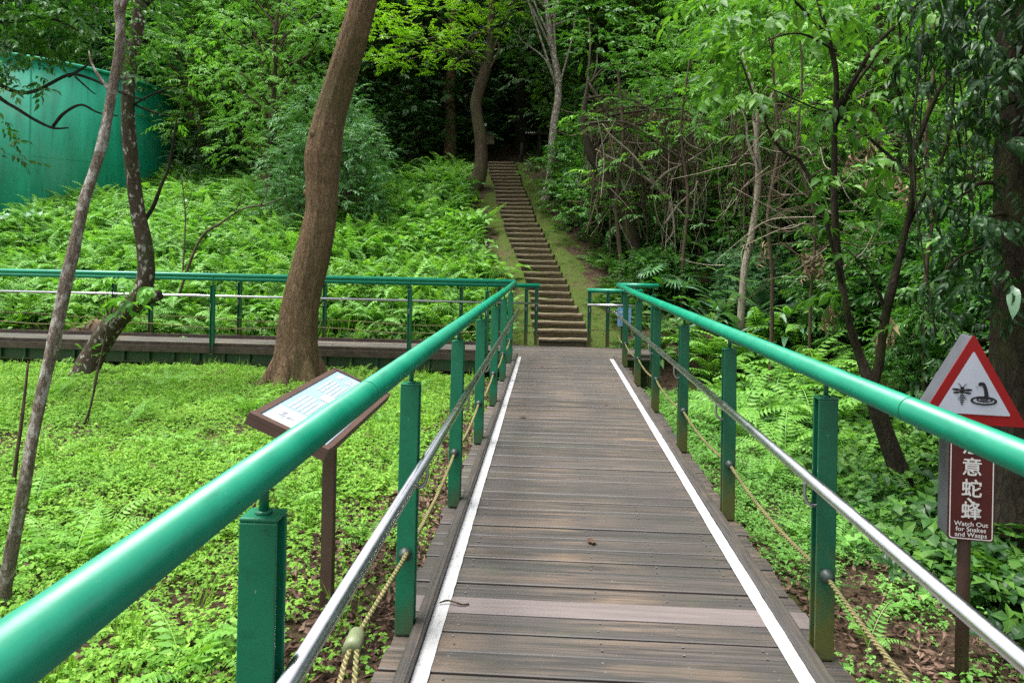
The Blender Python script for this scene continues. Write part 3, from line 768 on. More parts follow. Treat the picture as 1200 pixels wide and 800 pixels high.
# gauge pipe at the tank's side
ps = at(213, 160, 25.2); lx, ly = float(ps[0])-tcx, float(ps[1])-tcy
g = Geo(); zt_, zb2 = float(at(213, 108, 25.2)[2])-tz, float(at(213, 206, 25.2)[2])-tz
g.tube([(lx, ly, zb2), (lx, ly, zt_)], .075, 10); g.build('gauge_pipe', M['pvc_dark'], tank, True)
g = Geo()
for f in (0, .3, .62, .85): zz_ = zt_+(zb2-zt_)*f; g.tube([(lx, ly, zz_-.07), (lx, ly, zz_+.07)], .11, 10)
g.tube([(lx, ly, zt_), (lx-.35, ly+.1, zt_+.05)], .07, 8); g.build('pipe_collar', M['pvc_white'], tank, True)
g = Geo(); g.tube([(lx-.1, ly-.1, zb2+.1), (lx+.1, ly-.1, zb2+.1)], .13, 10); g.tube([(lx, ly-.1, zb2+.1), (lx, ly-.1, zb2+.35)], .03, 8); g.build('valve', M['pvc_dark'], tank, True)

# ------------------------------------------------------------------ trail signs at the top of the steps
def sign_at(px, pyb, name, label, cat, build):
    p = at(px, 188, pyb); o = empty(name, (p[0], p[1], gz(p[0], p[1])), R(rng.uniform(-8, 8))); tag(o, label, cat); build(o, p); o.scale = (.7, .7, .7); return o
def b1(o, p):
    g = Geo(); g.box(-.06, .06, -.05, .05, -.1, 1.95); g.build('post', M['bark_dark'], o)
    g = Geo(); g.box(-.42, .42, -.085, -.052, .95, 1.42); g.build('sign_board', M['sign_wood'], o)
    g = Geo(); g.box(-.36, .04, -.085, -.052, 1.82, 1.96); g.build('sign_board', M['board_white'], o)
sign_at(569, 24.6, 'trail_sign', 'brown trail sign board on a dark post behind the curved trunk at the stair top', 'trail sign', b1)
def b2(o, p):
    g = Geo(); g.box(-.07, .07, -.07, .07, -.1, 1.85); g.build('post', M['bark_dark'], o)
    g = Geo(); g.box(-.75, .02, -.10, -.072, 1.56, 1.70); g.build('sign_board', M['bark_dark'], o)
    g = Geo()
    for k in range(5): g.box(-.70+k*.1, -.70+k*.1+.06, -.104, -.101, 1.60, 1.66)
    g.build('lettering', M['board_white'], o)
    g = Geo(); g.box(.0, .62, -.14, -.11, 1.52, 1.64); g.build('sign_board', M['bark_dark'], o)
sign_at(632, 25.4, 'trail_sign', 'wooden fingerpost with two arms standing beyond the top of the steps', 'trail sign', b2)
p = at(611, 184, 24.8); o = Geo(); o.tube([(0, 0, -.1), (.01, 0, .75)], .05, 8, .05)
o = o.build('marker_post', M['bark_dark'], None, True); o.location = (p[0], p[1], gz(p[0], p[1])); tag(o, 'thin wooden marker post standing left of the fingerpost', 'post')

# ------------------------------------------------------------------ foliage kit
def leaf(n=5, L=.1, W=.04, fold=.25, droop=.2):
    """one leaf along +Y with a folded midrib"""
    if n == 5:
        V = np.array([[0, 0, 0], [W/2, .42*L, fold*W/2], [0, L, -droop*L], [-W/2, .42*L, fold*W/2], [0, .5*L, -droop*L*.2]])
        return V, np.array([[0, 1, 2, 4], [0, 4, 2, 3]])
    V = np.array([[0, 0, 0], [W*.42, .25*L, fold*W*.42], [W*.46, .55*L, fold*W*.46-droop*L*.2], [0, L, -droop*L], [-W*.46, .55*L, fold*W*.46-droop*L*.2], [-W*.42, .25*L, fold*W*.42], [0, .28*L, 0], [0, .6*L, -droop*L*.28]])
    return V, np.array([[0, 1, 6, 0], [1, 2, 7, 6], [2, 3, 7, 2], [0, 6, 5, 0], [6, 7, 4, 5], [7, 3, 4, 7]])
def rot(yaw, pitch, roll, s=None):
    yaw, pitch, roll = np.broadcast_arrays(np.asarray(yaw, float), pitch, roll)
    cy_, sy = np.cos(yaw), np.sin(yaw); cp, sp = np.cos(pitch), np.sin(pitch); cr, sr = np.cos(roll), np.sin(roll)
    z = np.zeros_like(cy_); o = z+1
    Rz = np.stack([cy_, -sy, z, sy, cy_, z, z, z, o], -1).reshape(-1, 3, 3)
    Rx = np.stack([o, z, z, z, cp, -sp, z, sp, cp], -1).reshape(-1, 3, 3)
    Ry = np.stack([cr, z, sr, z, o, z, -sr, z, cr], -1).reshape(-1, 3, 3)
    m = Rz@Rx@Ry
    if s is not None: m = m*np.asarray(s).reshape(-1, 1, 1)
    return m
class Tpl:
    """vertices + quads/tris of a small template"""
    def __init__(s): s.V = []; s.Q = []; s.T = []; s.n = 0
    def add(s, V, F):
        F = np.asarray(F)
        deg = F[:, 0] == F[:, 3]
        if deg.any():
            # triangle faces are marked by a repeated last index
            s.T.append(F[deg][:, :3]+s.n)
        dup = (~deg)
        if dup.any(): s.Q.append(F[dup]+s.n)
        s.V.append(V); s.n += len(V)
    def done(s):
        s.V = np.concatenate(s.V); s.Q = np.concatenate(s.Q) if s.Q else np.zeros((0, 4), int); s.T = np.concatenate(s.T) if s.T else np.zeros((0, 3), int); return s
def spray(nl=9, L=.1, W=.04, tw=.3, lf=5, droop=.25, rise=0., pair=False, spread=55, jit=.25, tip=True):
    t = Tpl()
    P = spline([(0, 0, 0), (rng.uniform(-.08, .08)*tw, tw*.5, tw*.06), (rng.uniform(-.1, .1)*tw, tw, -tw*.12)], 6)
    tt = np.linspace(.12, 1, nl)
    for k, q in enumerate(tt):
        p = P[int(q*(len(P)-1))]
        for s in ((-1, 1) if pair else ((1 if k % 2 else -1),)):
            sc = rng.uniform(.75, 1.15)*(1-.25*abs(q-.55))
            yaw = -s*R(spread*(1-.55*q)+rng.uniform(-12, 12))
            if k == nl-1 and tip: yaw = R(rng.uniform(-10, 10))
            V, F = leaf(lf, L*sc, W*sc, rng.uniform(.1, .5), droop*rng.uniform(.5, 1.6))
            m = rot(yaw, R(rng.uniform(-15, 10))+rise-droop*.6, rng.normal(0, jit))[0]
            t.add(V@m.T+p, F)
    return t.done()
def scatter(g, tpls, yaw, pitch, roll, s, P, m=0):
    n = len(P); ch = rng.integers(0, len(tpls), n); Mx = rot(yaw, pitch, roll, s)
    for k, t in enumerate(tpls):
        I = np.where(ch == k)[0]
        if not len(I): continue
        V = np.einsum('mij,nj->mni', Mx[I], t.V)+P[I][:, None]
        nv = len(t.V); off = (np.arange(len(I))*nv)[:, None, None]
        g.add(V.reshape(-1, 3), (t.Q[None]+off).reshape(-1, 4) if len(t.Q) else None, (t.T[None]+off).reshape(-1, 3) if len(t.T) else None, m)
def crown_pts(clumps, per):
    P = []; D = []
    for c, r in clumps:
        r = np.asarray(r, float)*np.ones(3); n = max(3, int(per*(r.prod()**(2/3))))
        d = rng.normal(size=(n, 3)); d /= np.linalg.norm(d, axis=1)[:, None]
        d[:, 2] = np.where(d[:, 2] < -.45, -d[:, 2], d[:, 2])
        q = rng.uniform(.25, 1, n)**.6
        P.append(np.asarray(c)+d*r*q[:, None]); D.append(d)
    return np.concatenate(P), np.concatenate(D)
def foliate(g, clumps, per, tpls, pitch=-.1, pj=.35, smin=.7, smax=1.25, m=0):
    P, D = crown_pts(clumps, per); n = len(P)
    yaw = np.arctan2(-D[:, 0], D[:, 1])+rng.normal(0, .5, n)
    scatter(g, tpls, yaw, pitch+rng.normal(0, pj, n)+D[:, 2]*.35, rng.normal(0, .35, n), rng.uniform(smin, smax, n), P, m)
def limb(g, a, b, r0, r1, sag=.12, k=6, noise_=.06):
    a = np.asarray(a, float); b = np.asarray(b, float); L = np.linalg.norm(b-a)
    mid1 = a+(b-a)*.35+np.array([rng.normal(0, .06)*L, rng.normal(0, .06)*L, sag*L]); mid2 = a+(b-a)*.7+np.array([rng.normal(0, .06)*L, rng.normal(0, .06)*L, sag*.8*L])
    P = spline([a, mid1, mid2, b], 4); g.tube(P, np.linspace(r0, r1, len(P)), k, noise_)
    return P
T5 = lambda **k: [spray(**k) for _ in range(4)]
TP = {
 'broad': T5(nl=9, L=.15, W=.062, tw=.34), 'fine': T5(nl=11, L=.10, W=.036, tw=.34, droop=.35), 'small': T5(nl=13, L=.075, W=.036, tw=.34, pair=False),
 'layer': T5(nl=12, L=.095, W=.045, tw=.38, droop=.1, pair=False), 'narrow': T5(nl=12, L=.14, W=.032, tw=.36, droop=.3), 'drop': T5(nl=9, L=.17, W=.055, tw=.36, droop=.6),
 'near': T5(nl=7, L=.17, W=.068, tw=.36, lf=8, droop=.35), 'near_s': T5(nl=8, L=.11, W=.045, tw=.28, lf=8, droop=.3),
}
def tree_mesh(height, trunk_r, crown_h0, crown_r, nclump, per, tpl, bmat, lmat, lean=(0, 0), flat=.7, clump_r=.9, wig=.12, pitch=-.1, k=9, name='tree'):
    root = empty(name, (0, 0, 0))
    g = Geo(); tp = np.array([lean[0], lean[1], height])
    P = spline([(0, 0, -.3)]+[tuple(tp*f+np.array([rng.normal(0, wig), rng.normal(0, wig), 0])) for f in (.22, .45, .7)]+[tuple(tp*.92)], 6)
    rad = np.interp(np.linspace(0, 1, len(P)), [0, .06, .15, 1], [trunk_r*1.7, trunk_r*1.2, trunk_r, trunk_r*.25]); g.tube(P, rad, k, .07)
    clumps = []
    for q in range(nclump):
        a = q*2.399+rng.uniform(-.4, .4); f = (q+.5)/nclump; z = crown_h0+(height*1.08-crown_h0)*f
        rr = crown_r*math.sqrt(max(.05, 1-(2*f-.85)**2*.75))*rng.uniform(.55, 1.0)
        ctr = np.array([lean[0]*z/height+rr*math.cos(a), lean[1]*z/height+rr*math.sin(a), z])
        s = clump_r*rng.uniform(.7, 1.25); clumps.append((ctr, (s, s, s*flat)))
        i0 = int(np.clip((z-.22*rr-.5)/height, .15, .95)*(len(P)-1)); limb(g, P[i0], ctr, rad[i0]*.5, .012, .08, 5)
    g.build('trunk', bmat, root, True)
    g = Geo(); foliate(g, clumps, per, tpl, pitch); g.build('crown', lmat, root)
    return root
def bush_mesh(h, r, ncl, per, tpl, bmat, lmat, name='bush', clump_r=.5, flat=.8, nst=5, pitch=.05):
    root = empty(name, (0, 0, 0)); g = Geo(); clumps = []
    for q in range(ncl):
        a = q*2.399; f = (q+.5)/ncl; z = h*(.15+.8*f); rr = r*math.sqrt(max(.08, 1-(1.5*f-.45)**2))*rng.uniform(.5, 1)
        s = clump_r*rng.uniform(.7, 1.3); clumps.append((np.array([rr*math.cos(a), rr*math.sin(a), z]), (s, s, s*flat)))
    for c, s in clumps[::max(1, ncl//(nst*2))]:
        limb(g, (rng.normal(0, .06), rng.normal(0, .06), -.15), c, .028, .008, .1, 5)
    g.build('stem', bmat, root, True)
    g = Geo(); foliate(g, clumps, per, tpl, pitch); g.build('foliage', lmat, root)
    return root
USED = set()
def place(proto, n, x, y, s, rz, label, group, cat, z=None, tilt=0):
    o = proto if proto.name not in USED else copy_tree(proto)
    USED.add(proto.name)
    o.location = (float(x), float(y), float(gz(x, y)-.05 if z is None else z)); o.rotation_euler = (tilt, 0, rz); o.scale = (s, s, s)
    tag(o, label, cat, group); return o

# ------------------------------------------------------------------ ferns and low plants
def frond(L=.7, n=20, Lp=.15, e0=62, e1=-25, bend=0):
    t = Tpl(); S = np.linspace(0, 1, n+1); e = R(e0)+(R(e1)-R(e0))*S**1.2
    dy, dz = np.cos(e)*L/n, np.sin(e)*L/n
    Yp = np.concatenate([[0], np.cumsum(dy)[:-1]]); Zp = np.concatenate([[0], np.cumsum(dz)[:-1]]); Xp = bend*Yp**2
    P = np.stack([Xp, Yp, Zp], -1); wv = np.array([.004*L/.7, 0, 0])
    V = np.concatenate([P-wv, P+wv]); i = np.arange(n); t.add(V, np.stack([i, i+n+1, i+n+2, i+1], -1))
    for k in range(3, n+1):
        s = S[k]; l = Lp*(1-s)**.75*min(1, .35+s*2.6)*rng.uniform(.88, 1.1)+.006
        wdt = L/n*.50
        f = np.array([0, math.cos(e[k]), math.sin(e[k])]); up = np.array([0, -math.sin(e[k]), math.cos(e[k])])
        for sd in (-1, 1):
            o = np.array([sd, 0, 0])*.9+f*.38-up*rng.uniform(.05, .35); o /= np.linalg.norm(o); c = np.cross(o, up); c /= np.linalg.norm(c)
            b = P[k]
            t.add(np.array([b-c*wdt*.5, b+o*l*.45+c*wdt*.85, b+o*l-up*l*.12, b+o*l*.4-c*wdt*.8]), np.array([[0, 3, 2, 1]]))
    return t.done()
def fern_tpl(nf=8, L=.7, n=18, Lp=.15, e0=(50, 75), e1=(-40, -5)):
    t = Tpl()
    for k in range(nf):
        fr = frond(L*rng.uniform(.7, 1.15), n, Lp*rng.uniform(.85, 1.1), rng.uniform(*e0), rng.uniform(*e1), rng.uniform(-.3, .3)); m = rot(k*2*PI/nf+rng.uniform(-.3, .3), 0, rng.normal(0, .15))[0]
        V = fr.V@m.T; t.V.append(V); t.Q.append(fr.Q+t.n); t.n += len(V)
    return t.done()
FERN = [fern_tpl() for _ in range(4)]
FERN_S = [fern_tpl(6, .34, 15, .075) for _ in range(4)]
def single(tpl, name, mat):
    g = Geo(); g.add(tpl.V, tpl.Q if len(tpl.Q) else None, tpl.T if len(tpl.T) else None); return g.build(name, mat)

def patch(n=26, r=.12, hs=(.012, .095), L=.0195, W=.0155):
    """creeping plants: little stems that each carry three or four leaves"""
    t = Tpl()
    for k in range(n):
        a = rng.uniform(0, 2*PI); q = r*math.sqrt(rng.uniform()); h = rng.uniform(*hs); nl = rng.integers(3, 5); y0 = rng.uniform(0, 6); s = rng.uniform(.6, 1.2)
        for j in range(nl):
            V, F = leaf(5, L*s, W*s, rng.uniform(0, .35), rng.uniform(.05, .35)); m = rot(y0+j*2*PI/nl+rng.normal(0, .2), R(rng.uniform(-22, 28)), rng.normal(0, .25))[0]
            t.add(V@m.T+np.array([q*math.cos(a), q*math.sin(a), h]), F)
    return t.done()
PATCH = [patch() for _ in range(6)]
PATCH_B = [patch(9, .15, (.03, .17), .065, .045) for _ in range(5)]
def tuft(n=14, L=.2):
    t = Tpl()
    for k in range(n):
        a = rng.uniform(0, 2*PI); l = L*rng.uniform(.5, 1.2); b = rng.uniform(.1, .45)*l; w_ = .004
        c, s = math.cos(a), math.sin(a); p = np.array([rng.normal(0, .03), rng.normal(0, .03), 0])
        V = np.array([[-w_*s, w_*c, 0], [w_*s, -w_*c, 0], [b*.4*c+w_*s*.8, b*.4*s-w_*c*.8, l*.6], [b*.4*c-w_*s*.8, b*.4*s+w_*c*.8, l*.6], [b*c, b*s, l]])+p
        t.add(V, np.array([[0, 1, 2, 3], [3, 2, 4, 3]]))
    return t.done()
TUFT = [tuft() for _ in range(4)]

# broad heart-leaved plants, strap-leaved plants, fan palms
def blade(L, W, n=6, e0=60, e1=-30, heart=False):
    t = Tpl(); S = np.linspace(0, 1, n+1); e = R(e0)+(R(e1)-R(e0))*S
    y = np.concatenate([[0], np.cumsum(np.cos(e)*L/n)[:-1]]); z = np.concatenate([[0], np.cumsum(np.sin(e)*L/n)[:-1]])
    w_ = W*.5*(np.sin(np.pi*np.clip(S, 0, 1)**(.55 if heart else .8))**.8+.02); w_[0] = W*.06; w_[-1] = .002
    c = np.stack([0*y, y, z], -1); wave = .1*W*np.sin(S*9+rng.uniform(0, 6))
    l = c+np.stack([-w_, 0*y, w_*.28+wave], -1); r_2 = c+np.stack([w_, 0*y, w_*.28-wave], -1)
    i = np.arange(n); t.add(np.concatenate([l, c, r_2]), np.concatenate([np.stack([i, i+n+1, i+n+2, i+1], -1), np.stack([i+n+1, i+2*n+2, i+2*n+3, i+n+2], -1)])); return t.done()
def rosette(nl, L, W, e0, e1, stalk=0, heart=False):
    t = Tpl()
    for k in range(nl):
        b = blade(L*rng.uniform(.7, 1.15), W*rng.uniform(.8, 1.15), 7, rng.uniform(*e0), rng.uniform(*e1), heart); V = b.V.copy()
        if stalk:
            h = stalk*rng.uniform(.6, 1.2); off = np.array([0, h*.45, h]); q = .006
            V = V+off; SV = np.array([[-q, 0, 0], [q, 0, 0], [q, off[1], off[2]], [-q, off[1], off[2]]]); V = np.concatenate([V, SV]); n0 = len(b.V); Q = np.concatenate([b.Q, [[n0, n0+1, n0+2, n0+3]]])
        else: Q = b.Q
        m = rot(k*2.399+rng.uniform(-.3, .3), 0, rng.normal(0, .12))[0]; t.V.append(V@m.T); t.Q.append(Q+t.n); t.n += len(V)
    return t.done()

def pts_in(x0, x1, y0, y1, n, keep=None):
    x = rng.uniform(x0, x1, n); y = rng.uniform(y0, y1, n)
    if keep is not None: k = keep(x, y) > rng.uniform(0, 1, n); x, y = x[k], y[k]
    return x, y
def carpet(g, tpls, x, y, s0=.8, s1=1.25, dz=0., pj=.12, m=0):
    n = len(x); scatter(g, tpls, rng.uniform(0, 2*PI, n), rng.normal(0, pj, n), rng.normal(0, pj, n), rng.uniform(s0, s1, n), np.stack([x, y, G(x, y)+dz], -1), m)
def nz2(x, y, f=1.0): return .5+.5*np.sin(x*f*2.3+1.3*np.sin(y*f*1.9))*np.cos(y*f*2.7+1.1*np.sin(x*f*1.4))

# left lawn of creeping plants; thins out to leaf litter beside the bridge
def bare(x, y): return 1-.5*smooth((nz2(x*.9+3, y*.8, .8)*nz2(x, y, .37)-.42)/.2)
def k_left(x, y):
    edge = smooth((-.72-x-.25*nz2(x, y, 1.3)-.30*smooth((5-y)/3))/.55)
    return np.clip(.16+.84*edge, 0, 1)*np.clip(.62+.5*nz2(x, y, .5), 0, 1)*bare(x, y)
g = Geo()
x, y = pts_in(-13, -.66, .7, 11.35, 15000, k_left); v_ = np.abs(x+.3) < y*.86+1.2; x, y = x[v_], y[v_]
carpet(g, PATCH, x, y)
x, y = pts_in(-13, -.8, 1, 11.35, 620, k_left); carpet(g, PATCH_B, x, y, .5, .85)
x, y = pts_in(-13, -.8, 1, 11.35, 1300, k_left); carpet(g, TUFT, x, y, .5, 1.2)
x, y = pts_in(-13, -1, 5, 11.3, 420, k_left); carpet(g, FERN_S, x, y, .5, 1.0)
tag(g.build('ground_cover', M['lawn']), kind='stuff')
# right side
def k_right(x, y):
    sun = smooth((x-1.1)/.4)*smooth((y-4.2+.7*nz2(x, y, 1.))/2.2)*(1-.75*smooth((x-2.9-.12*(y-5))/1.2))
    return np.clip(.10+.95*sun, 0, 1)
g = Geo()
x, y = pts_in(1.18, 7.5, 1.2, 12.4, 7000, k_right); carpet(g, PATCH, x, y)
x, y = pts_in(1.2, 7.5, 1.5, 12.6, 300, lambda a, b: .25+.5*nz2(a, b)); carpet(g, PATCH_B, x, y, .6, 1.2)
x, y = pts_in(1.4, 7.5, 1.5, 12.6, 170, lambda a, b: .6+0*a); carpet(g, FERN_S, x, y, .6, 1.1)
tag(g.build('ground_cover', M['fern']), kind='stuff')
# leaf litter
g = Geo()
LF = []
for _ in range(6):
    t = Tpl()
    for k in range(13):
        V, F = leaf(5, rng.uniform(.03, .065), rng.uniform(.014, .03), rng.uniform(-.6, .7), rng.uniform(-.5, .6)); m = rot(rng.uniform(0, 6), rng.normal(0, .3), rng.normal(0, .4))[0]
        t.add(V@m.T+np.array([rng.normal(0, .09), rng.normal(0, .09), rng.uniform(.004, .03)]), F)
    LF.append(t.done())
x, y = pts_in(-2.2, -.55, .8, 11.2, 1500, lambda a, b: smooth((a+1.75)/.8)*.9+.05); carpet(g, LF, x, y, .8, 1.2, .004, .1)
x, y = pts_in(-12, -.8, .8, 11.3, 1100); carpet(g, LF, x, y, .7, 1.1, .03, .2)
x, y = pts_in(1.1, 6, .8, 12, 2300, lambda a, b: .35+.65*(1-k_right(a, b))); carpet(g, LF, x, y, .8, 1.2, .004, .1)
x, y = pts_in(-3.2, 2.2, 13.0, 25, 420, lambda a, b: .5+0*a); carpet(g, LF[:3], x, y, .5, .8, .03, .05)
tag(g.build('leaf_litter', M['litter']), kind='stuff')

# fern slope left of the steps
def k_slope(x, y):
    d = stair_x(y)-x
    return smooth((d-.8-.35*nz2(x, y, 1.1))/.45)
g = Geo()
x, y = pts_in(-17, -.7, 13.0, 22.5, 1700, k_slope); carpet(g, FERN, x, y, .5, 1.35, .06, .25)
x, y = pts_in(-17, -.7, 13.0, 22.5, 130, k_slope); carpet(g, FERN, x, y, 1.2, 1.8, .05, .3)
tag(g.build('fern_undergrowth', M['fern']), kind='stuff')
g = Geo(); x, y = pts_in(-17, -.7, 13.0, 22.5, 160, k_slope); carpet(g, [rosette(7, .42, .24, (10, 50), (-60, -20), .5, True) for _ in range(4)], x, y, .45, .9, 0, .2)
tag(g.build('broad_leaf_undergrowth', M['leaf_bright']), kind='stuff')
g = Geo()
x, y = pts_in(-17, -.7, 12.75, 21.5, 3200, k_slope); carpet(g, PATCH_B, x, y, 1.0, 2.2, .0, .3)
x, y = pts_in(-17, -.7, 12.75, 21.5, 800, k_slope); carpet(g, PATCH_B, x, y, 1.0, 1.8, .25, .4)
x, y = pts_in(-17, -.7, 12.8, 20.5, 2600, k_slope); carpet(g, TUFT, x, y, 1.4, 3.0, .0, .3)
tag(g.build('undergrowth', M['leaf_mid']), kind='stuff')  # darker leaf colour paints shade into the gaps under the ferns
# forest floor: darker low plants
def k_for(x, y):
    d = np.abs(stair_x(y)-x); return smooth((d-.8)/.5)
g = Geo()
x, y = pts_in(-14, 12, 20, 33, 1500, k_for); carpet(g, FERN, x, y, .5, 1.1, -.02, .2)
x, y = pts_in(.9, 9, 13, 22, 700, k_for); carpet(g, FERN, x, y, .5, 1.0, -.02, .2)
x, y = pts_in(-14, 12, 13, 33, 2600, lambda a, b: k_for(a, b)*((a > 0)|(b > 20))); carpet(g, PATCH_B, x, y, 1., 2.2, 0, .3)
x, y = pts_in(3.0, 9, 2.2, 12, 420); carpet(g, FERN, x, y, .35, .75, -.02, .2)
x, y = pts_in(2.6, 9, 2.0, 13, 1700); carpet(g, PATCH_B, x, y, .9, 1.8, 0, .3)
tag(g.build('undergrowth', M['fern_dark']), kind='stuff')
# moss tufts on the path edges
g = Geo()
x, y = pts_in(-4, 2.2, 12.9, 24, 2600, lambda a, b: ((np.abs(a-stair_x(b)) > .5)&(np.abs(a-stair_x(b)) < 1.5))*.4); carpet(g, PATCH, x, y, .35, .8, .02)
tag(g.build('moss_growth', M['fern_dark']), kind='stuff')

# individual ferns
def fern_things(proto_t, mat, spots, label, group, name='fern', s=1.0):
    for k, sp in enumerate(spots):
        px, py = sp[0], sp[1]; sc = sp[2] if len(sp) > 2 else 1
        p = hit(px, py); o = single(proto_t[k % len(proto_t)], name, mat) if k < len(proto_t) else None
        if o is None: o = fern_first[k % len(proto_t)].copy(); col.objects.link(o)
        elif k == 0: fern_first = [o]
        else: fern_first.append(o)
        o.location = (p[0], p[1], gz(p[0], p[1])-.02); o.rotation_euler = (rng.normal(0, .1), rng.normal(0, .1), rng.uniform(0, 6)); s_ = s*sc*rng.uniform(.9, 1.1); o.scale = (s_, s_, s_)
        tag(o, label, 'fern', group)
fern_things(FERN_S, M['fern_bright'], [(125, 628, 1.2), (85, 668, 1.5), (262, 785, 1.1), (215, 800, 1.3), (300, 560, 1.2), (290, 486, 1.8), (255, 540, 1.4), (150, 500, 1.5), (60, 470, 1.7), (430, 640, .9), (40, 600, 1.6), (340, 600, 1.2), (60, 650, 1.4), (110, 655, 1.3), (200, 455, 1.7), (480, 470, 1.5), (450, 500, 1.3), (190, 530, 1.3)],
            'small feathery fern growing in the bright creeping lawn left of the bridge', 'ferns in the lawn')
fern_things(FERN, M['fern_bright'], [(868, 430, .9), (900, 455, .95), (850, 470, .7), (925, 500, .8), (890, 520, .75), (940, 470, .9), (960, 530, .7), (835, 440, .75), (985, 500, .75), (875, 490, .8), (915, 430, .9), (905, 560, .55), (970, 585, .5), (1010, 560, .6), (880, 445, 1.2), (905, 475, 1.2), (935, 455, 1.3), (865, 505, 1.0), (955, 505, 1.1), (920, 540, .9), (845, 450, 1.0), (975, 470, 1.2), (895, 415, 1.4), (940, 425, 1.4), (870, 425, 1.3), (910, 445, 1.3), (830, 425, 1.2), (960, 455, 1.3), (985, 540, .9)],
            'bright feathery fern growing beside the right bridge railing', 'ferns beside the right railing', s=1.45)
fern_things(FERN, M['leaf_yellow'], [(470, 290, 1.25), (500, 300, 1.2), (440, 296, 1.1), (525, 292, 1.1), (485, 262, 1.2), (530, 270, 1.0)],
            'large pale yellow green fern arching on the slope left of the steps', 'tall ferns on the slope')
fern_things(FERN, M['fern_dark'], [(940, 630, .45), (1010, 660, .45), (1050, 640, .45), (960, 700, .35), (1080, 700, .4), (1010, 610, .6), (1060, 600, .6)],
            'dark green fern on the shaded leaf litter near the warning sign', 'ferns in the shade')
fern_things(FERN, M['fern'], [(20, 290, 1.2), (60, 300, 1.2), (110, 262, 1.2), (240, 300, 1.2), (300, 330, 1.1), (200, 330, 1.1), (20, 360, 1.0), (70, 365, 1.), (225, 350, .9), (400, 340, 1.1)],
            'long fronded fern spreading on the slope behind the crossing boardwalk', 'ferns behind the boardwalk')

def plants(tpls, mat, spots, label, group, name, cat='plant'):
    fs = []
    for k, sp in enumerate(spots):
        px, py, sc = sp[:3]
        if k < len(tpls): o = single(tpls[k], name, mat); fs.append(o)
        else: o = fs[k % len(fs)].copy(); col.objects.link(o)
        p = hit(px, py) if len(sp) < 4 else at(px, py, sp[3])
        z = gz(p[0], p[1])-.02 if len(sp) < 4 else p[2]
        o.location = (p[0], p[1], z); o.rotation_euler = (rng.normal(0, .08), rng.normal(0, .08), rng.uniform(0, 6)); o.scale = (sc,)*3
        tag(o, label, cat, group)
plants([rosette(6, .42, .34, (5, 25), (-60, -25), .55, True) for _ in range(3)], M['leaf_silver'], [(232, 262, .9), (30, 282, 1.0), (460, 262, .9), (445, 272, .8), (500, 250, .9), (5, 300, .9), (250, 290, .7), (545, 240, .9)],
       'broad heart leaved plant standing among the slope ferns', 'broad leaved plants on the slope', 'broad_leaf_plant')
plants([rosette(12, 1.0, .13, (45, 75), (-50, 10)) for _ in range(3)], M['strap'], [(875, 400, 1.2), (905, 392, 1.3), (935, 400, 1.2), (960, 382, 1.3), (850, 380, 1.2), (1000, 390, 1.2), (1030, 402, 1.0), (985, 415, 1.0), (895, 372, 1.4), (940, 370, 1.4), (1060, 410, .9), (920, 410, 1.1), (865, 352, 1.3), (880, 338, 1.3), (1010, 378, 1.2), (972, 362, 1.3), (835, 388, 1.0), (925, 350, 1.4)],
       'grey green strap leaved plant on the bank behind the right railing', 'strap leaved plants on the bank', 'strap_leaf_plant')
plants([rosette(9, .5, .13, (55, 80), (-10, 30)) for _ in range(2)], M['leaf_bright'], [(835, 200, .9, 15.5), (842, 206, .7, 15.3), (826, 208, .8, 15.6), (925, 372, .6, 11.2)],
       'fresh green bird nest plant perched in the tangled thicket', 'bird nest plants in the thicket', 'nest_plant')
plants([rosette(10, .34, .14, (40, 70), (-55, 0), .35) for _ in range(3)], M['leaf_shaded'], [(1140, 690, .6), (1165, 730, .55), (1090, 640, .6), (1060, 690, .4), (1180, 660, .6), (1175, 780, .5), (1110, 600, .65), (1040, 600, .5), (1075, 570, .6), (1190, 700, .6)],
       'glossy broad leaved plant in the shade behind the warning sign post', 'shade plants by the sign', 'shade_plant')
plants([rosette(10, .42, .17, (30, 70), (-55, 0), .6) for _ in range(3)], M['leaf_gloss'], [(790, 372, .9), (815, 380, .8), (765, 352, .9), (835, 392, .7), (780, 330, 1), (845, 340, 1.1), (820, 322, 1.1), (870, 315, 1.2), (920, 310, 1.2), (805, 350, 1), (970, 320, 1.2), (1010, 330, 1.2)],
       'dark glossy leaved plant on the shaded bank right of the steps', 'glossy plants on the bank', 'glossy_plant')
def fan():
    t = Tpl()
    for k in range(5):
        th = rng.uniform(.5, .9); h = rng.uniform(.5, .85); off = np.array([0, h*.6, h]); ft = Tpl()
        for a in np.linspace(-115, 115, 19):
            b = blade(.40, .045, 4, 12, -28); m = rot(R(a), 0, 0)[0]; ft.V.append(b.V@m.T); ft.Q.append(b.Q+ft.n); ft.n += len(b.V)
        ft.done(); m1 = rot(0, -.6, 0)[0]; V = ft.V@m1.T+off; q = .006; n0 = len(V)
        V = np.concatenate([V, [[-q, 0, 0], [q, 0, 0], off+[q, 0, 0], off-[q, 0, 0]]]); Q = np.concatenate([ft.Q, [[n0, n0+1, n0+2, n0+3]]])
        m = rot(k*1.256+rng.uniform(-.3, .3), 0, 0)[0]; t.V.append(V@m.T); t.Q.append(Q+t.n); t.n += len(V)
    return t.done()
plants([fan(), fan()], M['leaf_silver'], [(782, 362, 1.0), (885, 348, 1.05), (868, 335, 1.0)], 'small fan palm spreading pleated leaves above the shaded bank', 'fan palms on the bank', 'fan_palm', 'palm')

